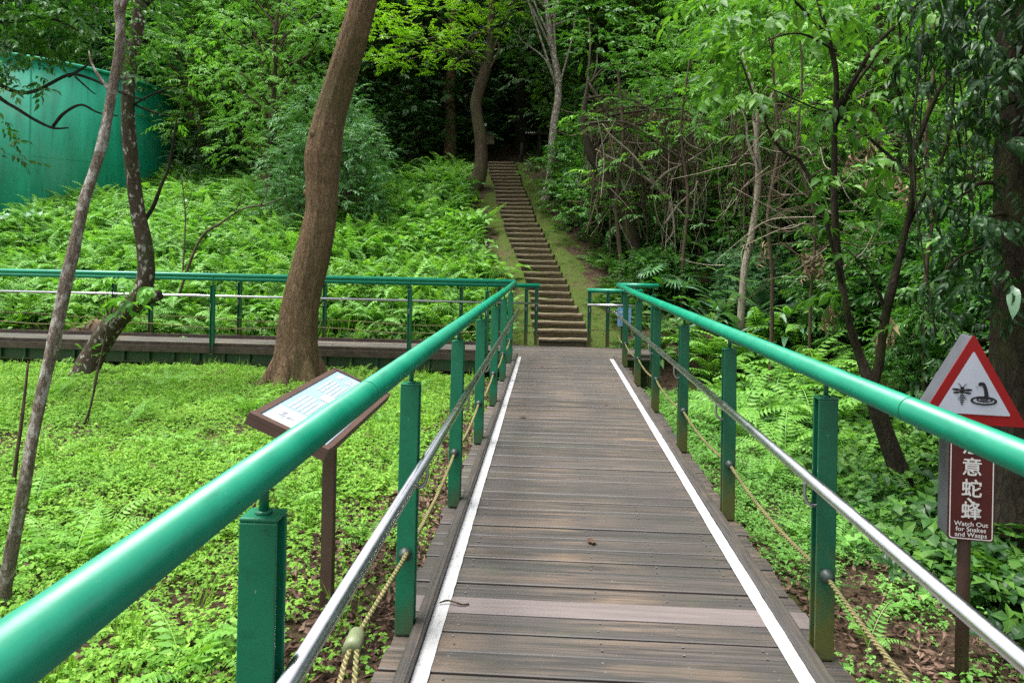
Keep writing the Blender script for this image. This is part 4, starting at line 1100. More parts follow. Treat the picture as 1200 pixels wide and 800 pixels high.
# boulder and fallen bits
def rock(name, sx, sy, sz, mat):
    g = Geo(); nu, nv = 14, 9; V = []
    for a in range(nv+1):
        for b in range(nu):
            ph = PI*a/nv; th = 2*PI*b/nu; d = np.array([math.sin(ph)*math.cos(th), math.sin(ph)*math.sin(th), math.cos(ph)])
            k = 1+.14*math.sin(3*d[0]+2*d[1]*2)+.10*math.sin(5*d[2]+4*d[0]+1)+.06*math.sin(9*d[1]+7*d[2])
            V.append(d*k*[sx, sy, sz])
    i = np.arange(nv)[:, None]*nu; j = np.arange(nu)[None]; j1 = (j+1) % nu
    g.add(V, np.stack([i+j, i+nu+j, i+nu+j1, i+j1], -1).reshape(-1, 4)); return g.build(name, mat, None, True)
o = rock('boulder', .34, .28, .34, M['stone']); p = at(103, 384, 13.4); o.location = (p[0], p[1], gz(p[0], p[1])+.12); tag(o, 'reddish brown boulder behind the crossing boardwalk, beside the leaning lichen trunk', 'rock')
for (px, py, s, lab) in ((690, 638, 1., 'curled brown leaf lying near the middle of the bridge deck'), (632, 430, .9, 'small brown leaf lying at the far end of the bridge deck'), (616, 490, .9, 'dark fallen leaf on the deck left of the centre'), (712, 475, .7, 'tiny dead leaf on the deck towards the right strip')):
    r = ray(px, py); t = CAM_H/-r[2]; q = np.array([0, 0, CAM_H])+r*t
    g = Geo(); V, F = leaf(8, .075*s, .04*s, .25, .15); V2 = V.copy(); g.add(V, F[F[:, 0] != F[:, 3]], F[F[:, 0] == F[:, 3]][:, :3])
    g.add(V*.8+[.02, -.01, .004], F[F[:, 0] != F[:, 3]], F[F[:, 0] == F[:, 3]][:, :3])
    o = g.build('fallen_leaf', M['litter']); o.location = (q[0], q[1], .014); o.rotation_euler = (.05, .08, rng.uniform(0, 6)); tag(o, lab, 'leaf')
p0 = at(512, 718, 3.25); g = Geo(); g.tube(spline([(-.46, 3.19, .016), (-.42, 3.20, .022), (-.36, 3.185, .014), (-.33, 3.20, .012)], 4), .004, 5, .2)
tag(g.build('twig', M['twig_brown']), 'short brown twig lying across the white strip on the deck', 'twig')

# ------------------------------------------------------------------ particular trees
def px_path(pts): return np.array([at(*p) for p in pts])
def trunk_tree(name, label, cat, path, radii, mat, k=16, nz_=.05, base=True, ns=8, ridge=0):
    P = np.asarray(path, float); P = P.copy()
    zb = gz(P[0, 0], P[0, 1]); P[0, 2] = min(P[0, 2], zb+.02)
    P = np.concatenate([[P[0]-(P[1]-P[0])*.0-np.array([0, 0, .25])], P]); radii = [radii[0]*1.15]+list(radii)
    root = empty(name, P[1]); root.location.z = zb; tag(root, label, cat)
    S = spline(P, ns); rd = np.interp(np.linspace(0, 1, len(S)), np.linspace(0, 1, len(P)), radii)
    g = Geo(); off = np.array([P[1][0], P[1][1], zb]); g.tube(S-off, rd, k, nz_ if ns < 20 else nz_*.6, ridge=ridge)
    return root, g, off, S, rd
# big leaning trunk by the boardwalk
d0 = 10.4
root, g, off, S, rd = trunk_tree('tree', 'stout reddish brown trunk leaning beside the crossing boardwalk', 'tree',
    px_path([(347, 440, d0), (348, 400, d0), (353, 352, d0), (366, 300, d0), (376, 250, d0), (377, 215, d0), (378, 182, d0), (385, 142, d0), (397, 100, d0), (411, 55, d0-.1), (428, -5, d0-.2), (455, -110, d0-.4)]),
    [.36, .285, .255, .25, .225, .235, .262, .225, .215, .205, .19, .16], M['bark_big'], 72, .045, ns=30, ridge=.035)
bz0 = S[3]-off
for a in range(6):   # root flares
    th = a*1.05+.3; g.tube(spline([bz0+[.20*math.cos(th), .20*math.sin(th), .80], bz0+[.33*math.cos(th), .33*math.sin(th), .32], bz0+[.55*math.cos(th+.1), .55*math.sin(th+.1), .06], bz0+[.95*math.cos(th+.25), .95*math.sin(th+.25), -.12]], 5), np.interp(np.linspace(0, 1, 16), [0, .3, .6, 1], [.03, .13, .11, .05]), 10, .1)
for f, th in ((.42, 2.0), (.47, 3.3), (.63, 4.2)):   # old branch scars
    q = S[int(f*len(S))]-off; r0 = rd[int(f*len(S))]; dd = np.array([math.cos(th), math.sin(th), 0]); g.tube([q+dd*r0*.7, q+dd*(r0*1.06), q+dd*(r0*1.10)], [.06, .05, .03], 8, .15)
g.build('trunk', M['bark_big'], root, True)
g = Geo(); cl = []
for (a, b, c, r) in ((-1.0, .6, 8.0, 1.3), (1.6, .2, 8.8, 1.5), (.2, -.9, 9.6, 1.6), (2.4, 1.4, 7.8, 1.3), (-.4, 1.6, 9.2, 1.4)):
    cl.append((np.array([a, b, c-1]), (r, r, r*.6)))
for c, r in cl: limb(g, S[-1]-off, c, .12, .02, .1, 7)
g.build('limb', M['bark_big'], root, True)
g = Geo(); foliate(g, cl, 26, TP['fine']); g.build('crown', M['leaf_mid'], root)
# small leaves growing from the foot of the trunk
g = Geo(); foliate(g, [(bz0+np.array([.12, -.30, .25]), (.16, .10, .25)), (bz0+np.array([-.3, -.2, .2]), (.12, .1, .2))], 120, [spray(5, .045, .03, .08) for _ in range(3)]); g.build('sprouts', M['leaf_mid'], root)

# lichen covered leaning trunk at the left
d1 = 10.7
root, g, off, S, rd = trunk_tree('tree', 'dark leaning trunk with pale lichen patches and a cut stub, in front of the boardwalk', 'tree',
    px_path([(97, 434, d1-.1), (112, 410, d1), (135, 376, d1), (160, 352, d1), (171, 325, d1), (169, 285, d1), (162, 250, d1), (155, 200, d1), (150, 140, d1), (152, 90, d1), (159, 45, d1), (166, -5, d1), (174, -90, d1)]),
    [.19, .16, .155, .15, .125, .11, .10, .094, .09, .092, .092, .09, .08], M['bark_lichen'], 32, .07, ns=14, ridge=.03)
q = at(170, 350, d1)-off; e = at(187, 346, d1-.05)-off; g.tube([q, e-(e-q)*.2, e], [.12, .085, .08], 12, .06)
g.build('trunk', M['bark_lichen'], root, True)
g = Geo(); g.tube([e-(e-q)*.02, e+(e-q)*.01], [.05, .048], 12); g.build('cut_stub', M['bark_dark'], root)
g = Geo()
for pts, r0 in (([(160, 270, d1), (178, 245, d1+.1), (190, 215, d1+.1), (198, 195, d1+.2), (204, 160, d1+.2), (207, 140, d1+.2)], .035), ([(152, 125, d1), (180, 110, d1-.1), (215, 98, d1-.3)], .02), ([(152, 120, d1), (175, 130, d1), (205, 138, d1)], .02), ([(160, 60, d1), (120, 20, d1), (90, -20, d1)], .03), ([(166, 10, d1), (200, -20, d1), (240, -60, d1)], .04)):
    P = spline(px_path(pts)-off, 5); g.tube(P, np.linspace(r0, r0*.35, len(P)), 7, .08)
g.build('branch', M['bark_dark'], root, True)
g = Geo()
cl = [(at(px, py, d)-off, (r, r, r*.7)) for px, py, d, r in ((200, -40, d1, .8), (250, -70, d1+.5, .9), (110, -50, d1, .8), (175, -110, d1, 1.0), (208, 145, d1+.2, .22), (215, 100, d1-.3, .2))]
foliate(g, cl, 80, TP['fine']); g.build('crown', M['leaf_bright'], root)
# ivy at its foot
g = Geo(); foliate(g, [(at(92, 440, d1-.4)-off, (.14, .1, .30)), (at(100, 418, d1-.3)-off, (.12, .08, .25))], 60, [spray(5, .07, .05, .1) for _ in range(3)]); g.build('ivy', M['leaf_mid'], root)

# slender pale trunk, nearest at left
d2 = 3.45
root, g, off, S, rd = trunk_tree('tree', 'slender pale mottled trunk slanting up at the left edge, nearest of the trees', 'tree',
    px_path([(0, 722, d2), (14, 645, d2), (30, 560, d2), (47, 470, d2+.05), (63, 400, d2+.1), (80, 320, d2+.15), (98, 240, d2+.2), (118, 175, d2+.25), (130, 115, d2+.3), (141, 50, d2+.3), (138, -10, d2+.3), (141, -80, d2+.3)]),
    [.034, .029, .027, .027, .029, .028, .027, .025, .022, .024, .022, .020], M['bark_pale'], 28, .09, ns=14, ridge=.03)
g.build('trunk', M['bark_pale'], root, True)
g = Geo()
for pts, r0 in (([(80, 330, d2+.15), (92, 300, d2+.3), (98, 260, d2+.4)], .008), ([(140, 20, d2+.3), (160, -40, d2+.3), (190, -90, d2+.3)], .02), ([(131, 110, d2+.3), (110, 80, d2+.3), (104, 60, d2+.3)], .010)):
    P = spline(px_path(pts)-off, 5); g.tube(P, np.linspace(r0, r0*.35, len(P)), 7, .08)
g.build('branch', M['bark_pale'], root, True)
g = Geo(); foliate(g, [(at(px, py, d2+.3)-off, (r, r, r*.7)) for px, py, r in ((150, -110, .5), (200, -130, .5), (80, -120, .5))], 40, TP['fine']); g.build('crown', M['leaf_mid'], root)

# thin dead stems and a sapling in the lawn
for pts, r0, lab in (([(14, 585, 5.2), (19, 540, 5.2), (27, 480, 5.25), (33, 425, 5.3)], .017, 'thin dark dead stem standing in the lawn by the pale slender trunk'), ([(97, 525, 7.5), (104, 490, 7.5), (112, 440, 7.5), (118, 425, 7.5)], .006, 'thin dry stalk rising from the lawn right of the slender trunk')):
    P = px_path(pts); P[0, 2] = gz(P[0, 0], P[0, 1])-.05; g = Geo(); g.tube(spline(P, 5), np.linspace(r0, r0*.5, 16)[:len(spline(P, 5))], 7, .12); tag(g.build('dead_stem', M['twig_brown'], None, True), lab, 'stem')
P = px_path([(92, 532, 7.4), (105, 480, 7.4), (118, 420, 7.4), (128, 375, 7.4), (136, 345, 7.4)]); P[0, 2] = gz(P[0, 0], P[0, 1])-.05
sap = empty('sapling', P[0]); off = P[0].copy(); tag(sap, 'slim sapling with a cluster of fresh green leaves in front of the leaning lichen trunk', 'sapling')
g = Geo(); g.tube(spline(P-off, 5), np.linspace(.014, .007, 21), 7)
for px, py in ((112, 335), (165, 330), (170, 355), (110, 365), (140, 322), (125, 340)): limb(g, P[3]-off, at(px, py, 7.4)-off, .006, .003, .05, 5)
g.build('stem', M['twig_brown'], sap, True)
g = Geo(); foliate(g, [(at(px, py, 7.4)-off, (r, r, r*.55)) for px, py, r in ((118, 338, .13), (150, 335, .2), (165, 352, .14), (112, 366, .13), (140, 362, .16), (172, 338, .1))], 100, [spray(6, .115, .07, .16, 8, .35) for _ in range(4)]); g.build('foliage', M['leaf_bright'], sap)

P0 = at(178, 318, 13.6); P0[2] = gz(P0[0], P0[1])+.05
for pts, r0, lab in (([(200, 302, 13.8), (232, 285, 13.9), (258, 262, 14), (285, 245, 14), (310, 240, 14), (332, 232, 14)], .028, 'long bare branch lying slantwise over the slope ferns left of the big trunk'), ([(213, 300, 14.5), (217, 270, 14.5), (216, 235, 14.5), (212, 205, 14.5)], .018, 'thin upright bare stem on the slope below the right side of the tank')):
    P = px_path(pts); g = Geo(); P[0, 2] = min(P[0, 2], gz(P[0, 0], P[0, 1])+.05); S_p = spline(P, 5); g.tube(S_p, np.linspace(r0, r0*.4, len(S_p)), 7, .12)
    for q in (len(S_p)//2, len(S_p)*3//4): g.tube(spline([S_p[q], S_p[q]+[.12, -.05, .22], S_p[q]+[.16, -.05, .45]], 4), np.linspace(r0*.45, r0*.2, 9), 5, .1)
    tag(g.build('bare_branch', M['twig_brown'], None, True), lab, 'branch')
# overhanging branches at the upper left
d3 = 9.0
bp = at(-150, 470, d3); bp[2] = gz(bp[0], bp[1])-.1
root = empty('tree', bp); off = bp.copy(); tag(root, 'dark branches with dull leaves reaching in from the left edge over the water tank', 'tree')
g = Geo(); tp = [bp, at(-150, 300, d3), at(-140, 120, d3), at(-120, -60, d3), at(-100, -220, d3)]; P = spline(tp, 6)-off; g.tube(P, np.linspace(.2, .08, len(P)), 12, .06); g.build('trunk', M['bark_dark'], root, True)
g = Geo(); cl = []
for pts, r0 in (([(-140, 140, d3), (-40, 92, d3), (20, 108, d3), (45, 105, d3), (80, 88, d3), (105, 92, d3), (140, 108, d3), (170, 118, d3)], .03), ([(-140, 160, d3), (-40, 100, d3), (10, 122, d3), (40, 140, d3), (62, 150, d3), (80, 150, d3)], .03), ([(62, 148, d3), (75, 133, d3), (95, 123, d3), (115, 132, d3), (138, 136, d3)], .022), ([(80, 90, d3), (100, 78, d3), (116, 65, d3)], .02), ([(-140, 60, d3), (-40, 30, d3), (20, 25, d3), (60, 22, d3), (100, 40, d3)], .035), ([(-140, 20, d3), (-30, -20, d3), (60, -30, d3)], .04), ([(88, 90, d3), (108, 108, d3), (112, 110, d3)], .012)):
    P = spline(px_path(pts)-off, 5); g.tube(P, np.linspace(r0, r0*.35, len(P)), 7, .1)
g.build('branch', M['bark_dark'], root, True)
g = Geo(); foliate(g, [(at(px, py, d3)-off, (r, r, r*.7)) for px, py, r in ((10, 70, .3), (50, 45, .35), (95, 48, .32), (140, 62, .25), (170, 90, .2), (30, 110, .2), (30, 62, .3), (75, 52, .28), (115, 58, .25), (55, 75, .2), (-10, 150, .3), (-40, 10, .6), (40, 0, .6), (120, 5, .5), (-10, 40, .45), (30, 60, .3), (20, 20, .5), (70, 20, .4), (-30, 90, .4), (40, 88, .22), (0, 180, .2), (5, 195, .22), (100, 30, .4), (60, -20, .6), (130, -20, .6))], 200, TP['near_s']); g.build('crown', M['leaf_gloss'], root)

# trunks flanking the steps
def step_tree(label, pts, radii, mat, clumps, per, tpl, lmat, d, lims=()):
    root, g, off, S, rd = trunk_tree('tree', label, 'tree', px_path([(a, b, d) for a, b in pts]), radii, mat, 12, .07)
    for c in clumps: limb(g, S[int(rng.uniform(.62, .98)*len(S))]-off, at(c[0], c[1], c[2])-off, .032, .010, .1, 6)
    g.build('trunk', mat, root, True)
    g = Geo(); foliate(g, [(at(c[0], c[1], c[2])-off, (c[3], c[3], c[3]*c[4])) for c in clumps], per, tpl, -.05, .2); g.build('crown', lmat, root)
step_tree('curved brown trunk left of the stair top under layered bright yellow green leaves', [(549, 228), (562, 205), (564, 170), (559, 135), (558, 118), (566, 90), (574, 60), (576, 20), (580, -40)], [.30, .22, .185, .165, .17, .17, .12, .1, .08], M['bark'],
    [(450, 45, 19.5, .9, .35), (500, 52, 19.8, 1.0, .32), (540, 62, 20.2, .7, .3), (475, 72, 19.4, .7, .3), (520, 82, 19.6, .5, .3), (440, 72, 19.2, .6, .35), (560, 40, 20.5, .8, .35), (430, 20, 20, .9, .4), (512, 20, 20.2, .9, .4), (555, 5, 20.4, .8, .4), (590, 20, 20.6, .6, .4), (600, -90, 20, 1.6, .5), (570, -130, 20.5, 1.7, .5), (560, -170, 18.5, 1.5, .5)], 170, TP['layer'], M['leaf_yellow'], 20.9)  # last clumps, above the view, are added to shade the steps
step_tree('slender grey trunk right of the stair top', [(640, 232), (645, 205), (647, 170), (650, 140), (654, 115), (653, 85), (646, 50), (640, 0)], [.16, .12, .105, .10, .10, .09, .08, .07], M['bark_pale'],
    [(620, -20, 20, 1.2, .5), (680, -10, 20.5, 1.2, .5), (650, -60, 20, 1.4, .5), (700, 30, 20.4, .7, .45), (610, 30, 21, .7, .4), (600, -90, 20, 1.5, .5), (560, -60, 19, 1.4, .5), (640, -130, 19, 1.6, .5), (520, -110, 19, 1.5, .5), (700, -80, 19, 1.5, .5), (580, -150, 18, 1.6, .5), (660, -40, 22, 1.4, .5)], 80, TP['small'], M['leaf_mid'], 20.2)  # canopy clumps above the view are added to keep the stairs dark
step_tree('straight dark trunk behind the bright layered leaves, left of the curved trunk', [(527, 182), (528, 140), (527, 110), (530, 60), (532, 0)], [.24, .19, .17, .15, .12], M['bark_big'],
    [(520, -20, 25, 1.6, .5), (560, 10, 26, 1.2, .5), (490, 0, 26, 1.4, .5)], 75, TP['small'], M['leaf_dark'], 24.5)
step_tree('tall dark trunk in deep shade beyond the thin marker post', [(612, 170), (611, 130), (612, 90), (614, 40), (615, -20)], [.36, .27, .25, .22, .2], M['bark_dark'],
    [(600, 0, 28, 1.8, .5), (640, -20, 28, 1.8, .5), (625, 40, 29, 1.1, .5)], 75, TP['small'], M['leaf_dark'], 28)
step_tree('leaning dark mossy trunk in the thicket right of the steps', [(752, 292), (735, 255), (718, 222), (700, 195), (690, 175), (684, 140), (690, 90)], [.16, .13, .12, .10, .09, .07, .03], M['bark_mossy'],
    [(700, 60, 16, .9, .6), (735, 95, 15.6, .8, .5), (770, 70, 16, 1.0, .5), (720, 125, 15.8, .6, .5), (690, 20, 16.5, 1.0, .5), (790, 110, 15.5, .8, .5), (715, 150, 14.9, .5, .6), (760, 128, 14.8, .6, .6), (805, 140, 14.6, .55, .6), (845, 150, 14.4, .5, .6), (735, 205, 14.8, .3, .8), (695, 235, 15.0, .42, .8), (785, 222, 14.7, .22, .8), (860, 215, 14.2, .35, .8), (830, 262, 14.2, .3, .8), (755, 250, 14.8, .3, .8), (880, 170, 14, .5, .6)], 150, TP['small'], M['leaf_gloss'], 15.5)
step_tree('pale bleached trunk hung with creepers on the right bank', [(868, 352), (872, 320), (880, 280), (886, 240), (889, 200), (886, 165), (890, 120)], [.07, .065, .06, .05, .06, .05, .03], M['twig_pale'],
    [(900, 100, 13, .7, .6), (870, 130, 13, .5, .6), (925, 60, 13.2, .8, .6), (870, 60, 13.5, .8, .6)], 100, TP['broad'], M['leaf_mid'], 13)

# forked tree on the right with large leaves
d4 = 6.6
root, g, off, S, rd = trunk_tree('tree', 'slim forked tree with large green leaves behind the right railing', 'tree',
    px_path([(1078, 640, d4-.1), (1062, 580, d4), (1046, 530, d4), (1030, 485, d4), (1020, 452, d4), (1008, 418, d4+.1), (997, 385, d4+.1), (989, 345, d4+.1), (982, 300, d4+.2), (978, 240, d4+.2), (978, 150, d4+.2), (980, 90, d4+.2), (970, 40, d4+.2), (957, -10, d4+.2), (945, -90, d4+.2)]),
    [.12, .09, .08, .072, .064, .042, .036, .034, .031, .03, .027, .025, .023, .02, .015], M['bark_mossy'], 14, .08)
cl = []
BR = [([(1022, 458, d4), (1030, 427, d4), (1036, 380, d4), (1044, 345, d4-.1), (1050, 318, d4-.1), (1062, 268, d4-.1), (1070, 225, d4-.2), (1067, 170, d4-.2), (1058, 125, d4-.2), (1050, 100, d4-.2)], .045),
      ([(1067, 190, d4-.2), (1085, 140, d4-.2), (1105, 95, d4-.3), (1118, 55, d4-.3), (1125, 0, d4-.3)], .028),
      ([(1062, 268, d4-.1), (1100, 195, d4-.2), (1115, 140, d4-.2), (1120, 60, d4-.3)], .02),
      ([(979, 130, d4+.2), (1000, 95, d4+.1), (1025, 55, d4), (1055, 25, d4), (1080, 0, d4)], .026),
      ([(978, 150, d4+.2), (995, 110, d4+.2), (1020, 75, d4+.2), (1040, 40, d4+.2), (1040, -10, d4+.2)], .022),
      ([(1072, 205, d4-.2), (1045, 185, d4), (1010, 155, d4+.1), (980, 135, d4+.1), (950, 125, d4+.1), (900, 102, d4+.1)], .018),
      ([(986, 330, d4+.1), (962, 240, d4), (938, 190, d4), (915, 175, d4-.1), (890, 130, d4-.2), (875, 90, d4-.2), (868, 70, d4-.2)], .020),
      ([(980, 60, d4+.2), (940, 40, d4+.1), (905, 45, d4), (890, 60, d4)], .012),
      ([(1040, 370, d4), (1024, 330, d4-.1), (1010, 310, d4-.1), (990, 290, d4-.2)], .014),
      ([(1046, 345, d4), (1070, 350, d4-.1), (1095, 380, d4-.2)], .012),
      ([(968, 40, d4+.2), (930, 0, d4), (900, -30, d4)], .018), ([(1036, 380, d4), (1020, 365, d4-.1), (1003, 355, d4-.2)], .010)]
g.build('trunk', M['bark_mossy'], root, True)
for pts, r0 in BR:
    g = Geo(); P = spline(px_path(pts)-off, 5); g.tube(P, np.linspace(r0, r0*.35, len(P)), 9, .1); g.build('branch', M['bark_mossy'], root, True)
g = Geo()
cl = [(at(px, py, d4+dd)-off, (r, r, r*.6)) for px, py, dd, r in ((875, 75, -.2, .32), (895, 120, -.2, .25), (870, 40, 0, .35), (905, 50, 0, .28), (930, 20, .1, .35), (960, 110, .1, .2), (930, 170, 0, .25), (960, 60, .2, .2), (1000, 30, .2, .35), (1040, 20, .1, .35), (1000, 120, .2, .22), (1035, 80, .1, .3), (1080, 30, -.1, .35), (1080, 110, -.2, .28), (1050, 150, 0, .25), (1110, 70, -.3, .32), (1100, 160, -.2, .28), (900, 10, 0, .35), (860, 0, 0, .4), (970, 0, .1, .3), (1030, 200, -.1, .22), (985, 270, 0, .2), (1010, 310, -.1, .2), (1000, 350, -.2, .15), (1095, 380, -.2, .2), (1060, 210, -.2, .15), (950, 225, 0, .15), (1020, 120, 0, .2), (840, 60, -.1, .25), (850, 110, 0, .2))]
foliate(g, cl, 95, TP['near'], -.25, .35, .65, 1.05); g.build('crown', M['leaf_mid'], root)

# dark creeper-hung tree at the right edge
d5 = 5.3
root, g, off, S, rd = trunk_tree('tree', 'thick dark trunk draped in hanging leaves at the right edge behind the warning sign', 'tree',
    px_path([(1176, 700, d5), (1182, 600, d5), (1187, 480, d5), (1190, 350, d5), (1192, 200, d5), (1194, 60, d5), (1198, -80, d5), (1200, -240, d5)]), [.23, .20, .175, .16, .15, .14, .12, .1], M['bark_mossy'], 18, .07)
cl = []
for px, py, dd, r in ((1150, 20, -.3, .4), (1110, 30, 0, .35), (1170, 80, -.4, .38), (1130, 90, -.2, .35), (1160, 150, -.4, .35), (1120, 170, -.1, .3), (1185, 190, -.4, .3), (1145, 215, -.3, .32), (1110, 240, 0, .24), (1175, 260, -.4, .3), (1130, 280, -.2, .3), (1160, 320, -.4, .3), (1105, 320, -.1, .22), (1125, 350, -.1, .25), (1150, 380, .1, .25), (1190, 330, -.4, .25), (1195, 120, -.5, .35), (1190, 10, -.5, .4), (1100, 110, 0, .25), (1090, 60, .1, .3), (1140, -40, -.2, .45), (1180, -60, -.4, .5), (1110, 420, .4, .25), (1095, 370, .4, .2), (1190, 430, .3, .25), (1085, 290, .3, .18), (1170, 400, .3, .25), (1100, -260, .5, .9), (1250, -200, .2, .9), (1350, -120, -.2, .9), (1350, 100, -.2, .8), (1300, -300, 1.2, 1.0), (1180, -330, -.8, .9), (1330, 300, .3, .6)):  # last clumps, beyond the view, are added to darken the sign's surroundings
    c = at(px, py, d5+dd)-off; cl.append((c, (r, r, r*.9)))
for c, r in cl[::2]:
    q = S[int(np.argmin(np.abs(S[:, 2]-off[2]-c[2]-.2)))]-off; limb(g, q, c, .022, .006, .15, 5)
g.build('trunk', M['bark_mossy'], root, True)
g = Geo(); foliate(g, cl, 105, [spray(9, .125, .045, .32, 8, .6) for _ in range(5)], -.7, .3, .6, 1.0); g.build('crown', M['leaf_shaded'], root)
g = Geo()
for k in range(9):
    a = at(rng.uniform(1085, 1195), rng.uniform(-30, 60), d5+rng.uniform(-.3, .3))-off; L = rng.uniform(1.0, 2.4); P = spline([a, a+[rng.normal(0, .06), rng.normal(0, .06), -L*.5], a+[rng.normal(0, .1), rng.normal(0, .1), -L]], 5); g.tube(P, .006, 5)
g.build('creeper', M['bark_dark'], root, True)
# pale torn leaf hanging before it
o = single(blade(.22, .075, 9, -55, -95), 'pale_leaf', M['strap']); p = at(1188, 335, 4.6); o.location = p; o.rotation_euler = (0, 0, 2.6); tag(o, 'pale drooping leaf hanging in front of the dark trunk above the warning sign', 'leaf')

# bare pale branches in the thicket
d6 = 15.0
p = at(772, 262, d6); root = empty('bare_shrub', (p[0], p[1], gz(p[0], p[1]))); off = np.array(root.location); tag(root, 'dead shrub of bare bleached twigs fanning out right of the steps', 'shrub')
for pts, r0 in (([(785, 235, d6), (765, 215, d6), (735, 195, d6), (712, 183, d6), (698, 175, d6)], .035), ([(782, 235, d6), (760, 205, d6-.2), (740, 180, d6-.2), (715, 158, d6-.3), (706, 145, d6-.3)], .03), ([(763, 222, d6), (780, 203, d6), (805, 190, d6), (825, 177, d6), (835, 168, d6)], .032), ([(825, 177, d6), (808, 170, d6), (800, 160, d6), (798, 152, d6)], .022), ([(790, 240, d6), (810, 258, d6-.2), (815, 222, d6-.2), (818, 190, d6-.2)], .02), ([(815, 190, d6), (790, 192, d6), (775, 182, d6), (772, 172, d6)], .018), ([(835, 168, d6), (850, 160, d6), (865, 152, d6)], .015), ([(770, 168, d6), (745, 168, d6), (730, 165, d6)], .014), ([(780, 262, d6-.3), (795, 240, d6-.3), (812, 225, d6-.3), (818, 212, d6-.3)], .03), ([(785, 236, d6), (790, 268, d6), (780, 285, d6)], .04)):
    g = Geo(); P = spline(px_path(pts)-off, 5); g.tube(P, np.linspace(r0, r0*.35, len(P)), 6, .1); g.build('branch', M['twig_pale'], root, True)

# ------------------------------------------------------------------ hanging dry vines in the thicket
g = Geo()
for k in range(420):
    px = rng.uniform(690, 930); d = rng.uniform(15.2, 18.5); py0 = rng.uniform(95, 200); L = rng.uniform(.9, 2.6)
    if px > 860: d = rng.uniform(13.5, 16)
    a = at(px, py0, d); P = spline([a, a+[rng.normal(0, .12), rng.normal(0, .12), -L*.5], a+[rng.normal(0, .2), rng.normal(0, .2), -L]], 4); g.tube(P, rng.uniform(.006, .016), 4, caps=False)
for k in range(90):
    px = rng.uniform(700, 900); d = rng.uniform(14.8, 16.5); a = at(px, rng.uniform(120, 260), d); b = a+np.array([rng.normal(0, .8), rng.normal(0, .3), rng.normal(0, .4)]); limb(g, a, b, .012, .006, rng.uniform(-.2, .2), 4)
for k in range(140):
    px = rng.uniform(880, 1090); d = rng.uniform(9.5, 13.5); a = at(px, rng.uniform(110, 300), d); b = a+np.array([rng.normal(0, .6), rng.normal(0, .3), rng.normal(-.2, .5)]); limb(g, a, b, .010, .004, rng.uniform(-.2, .2), 4)
tag(g.build('hanging_vines', M['twig_brown']), kind='stuff')
g = Geo()
for k in range(42):
    px = rng.uniform(695, 900); d = rng.uniform(14.6, 15.6); a = at(px, rng.uniform(130, 235), d); L = rng.uniform(.8, 2.2)
    P = spline([a, a+[rng.normal(0, .15), rng.normal(0, .1), -L*.5], a+[rng.normal(0, .25), rng.normal(0, .1), -L]], 4); g.tube(P, rng.uniform(.003, .010), 4, caps=False)
for k in range(60):
    px = rng.uniform(840, 1100); d = rng.uniform(8.8, 12.5); a = at(px, rng.uniform(120, 330), d); b = a+np.array([rng.normal(0, .55), rng.normal(0, .3), rng.normal(-.1, .45)]); limb(g, a, b, .008, .003, rng.uniform(-.25, .25), 4)
tag(g.build('hanging_vines', M['twig_pale']), kind='stuff')
for pts, r0, lab in (([(905, 330, 11.5), (900, 250, 11.5), (912, 170, 11.6), (905, 60, 11.6), (915, -20, 11.6)], .035, 'slim grey stem in the thicket left of the forked tree'),
                     ([(1085, 330, 8.6), (1092, 250, 8.6), (1085, 160, 8.6), (1096, 60, 8.6), (1090, -20, 8.6)], .028, 'slim grey stem in the thicket right of the forked tree'),
                     ([(800, 310, 14.2), (806, 230, 14.2), (798, 150, 14.3), (810, 60, 14.3)], .04, 'slim grey stem rising behind the bleached twigs'),
                     ([(950, 350, 10.4), (955, 260, 10.4), (935, 180, 10.4), (940, 80, 10.4), (928, -20, 10.4)], .025, 'slim grey stem rising just left of the left fork of the forked tree'),
                     ([(728, 310, 15), (722, 240, 15), (730, 160, 15), (724, 80, 15)], .05, 'slim grey stem beside the leaning mossy trunk')):
    P = px_path(pts); zb = gz(P[0, 0], P[0, 1])-.1; P = np.concatenate([[[P[0, 0], P[0, 1], min(zb, P[0, 2]-.1)]], P]); sr = empty('slender_tree', P[0]); tag(sr, lab, 'tree')
    g = Geo(); Sx = spline(P-P[0], 7); g.tube(Sx, np.linspace(r0, r0*.5, len(Sx)), 8, .1); ends = []
    for q in range(5):
        i0 = int(rng.uniform(.4, .95)*len(Sx)); e = Sx[i0]+np.array([rng.normal(0, .5), rng.normal(0, .3), rng.uniform(.1, .6)]); limb(g, Sx[i0], e, r0*.4, .004, .1, 5); ends.append(e)
    g.build('trunk', M['bark'], sr, True)
    g = Geo(); foliate(g, [(e, (.28, .28, .2)) for e in ends], 90, TP['broad']); g.build('crown', M['leaf_bright'], sr)
# withered leaves caught in it
g = Geo()
cl = [(at(px, py, d), (r, r*.6, r*1.5)) for px, py, d, r in ((948, 300, 10.5, .16), (892, 290, 12.5, .22), (952, 318, 10.4, .12), (978, 360, 9, .12), (1045, 380, 8.5, .14), (1030, 185, 9.5, .3), (1035, 170, 9.6, .25), (760, 150, 15.4, .6), (800, 165, 15.6, .6), (730, 165, 15.8, .5), (1045, 215, 9.5, .2))]
foliate(g, cl, 45, [spray(7, .16, .05, .25, 5, .8) for _ in range(3)], -1.2, .2); tag(g.build('withered_leaves', M['dry']), kind='stuff')

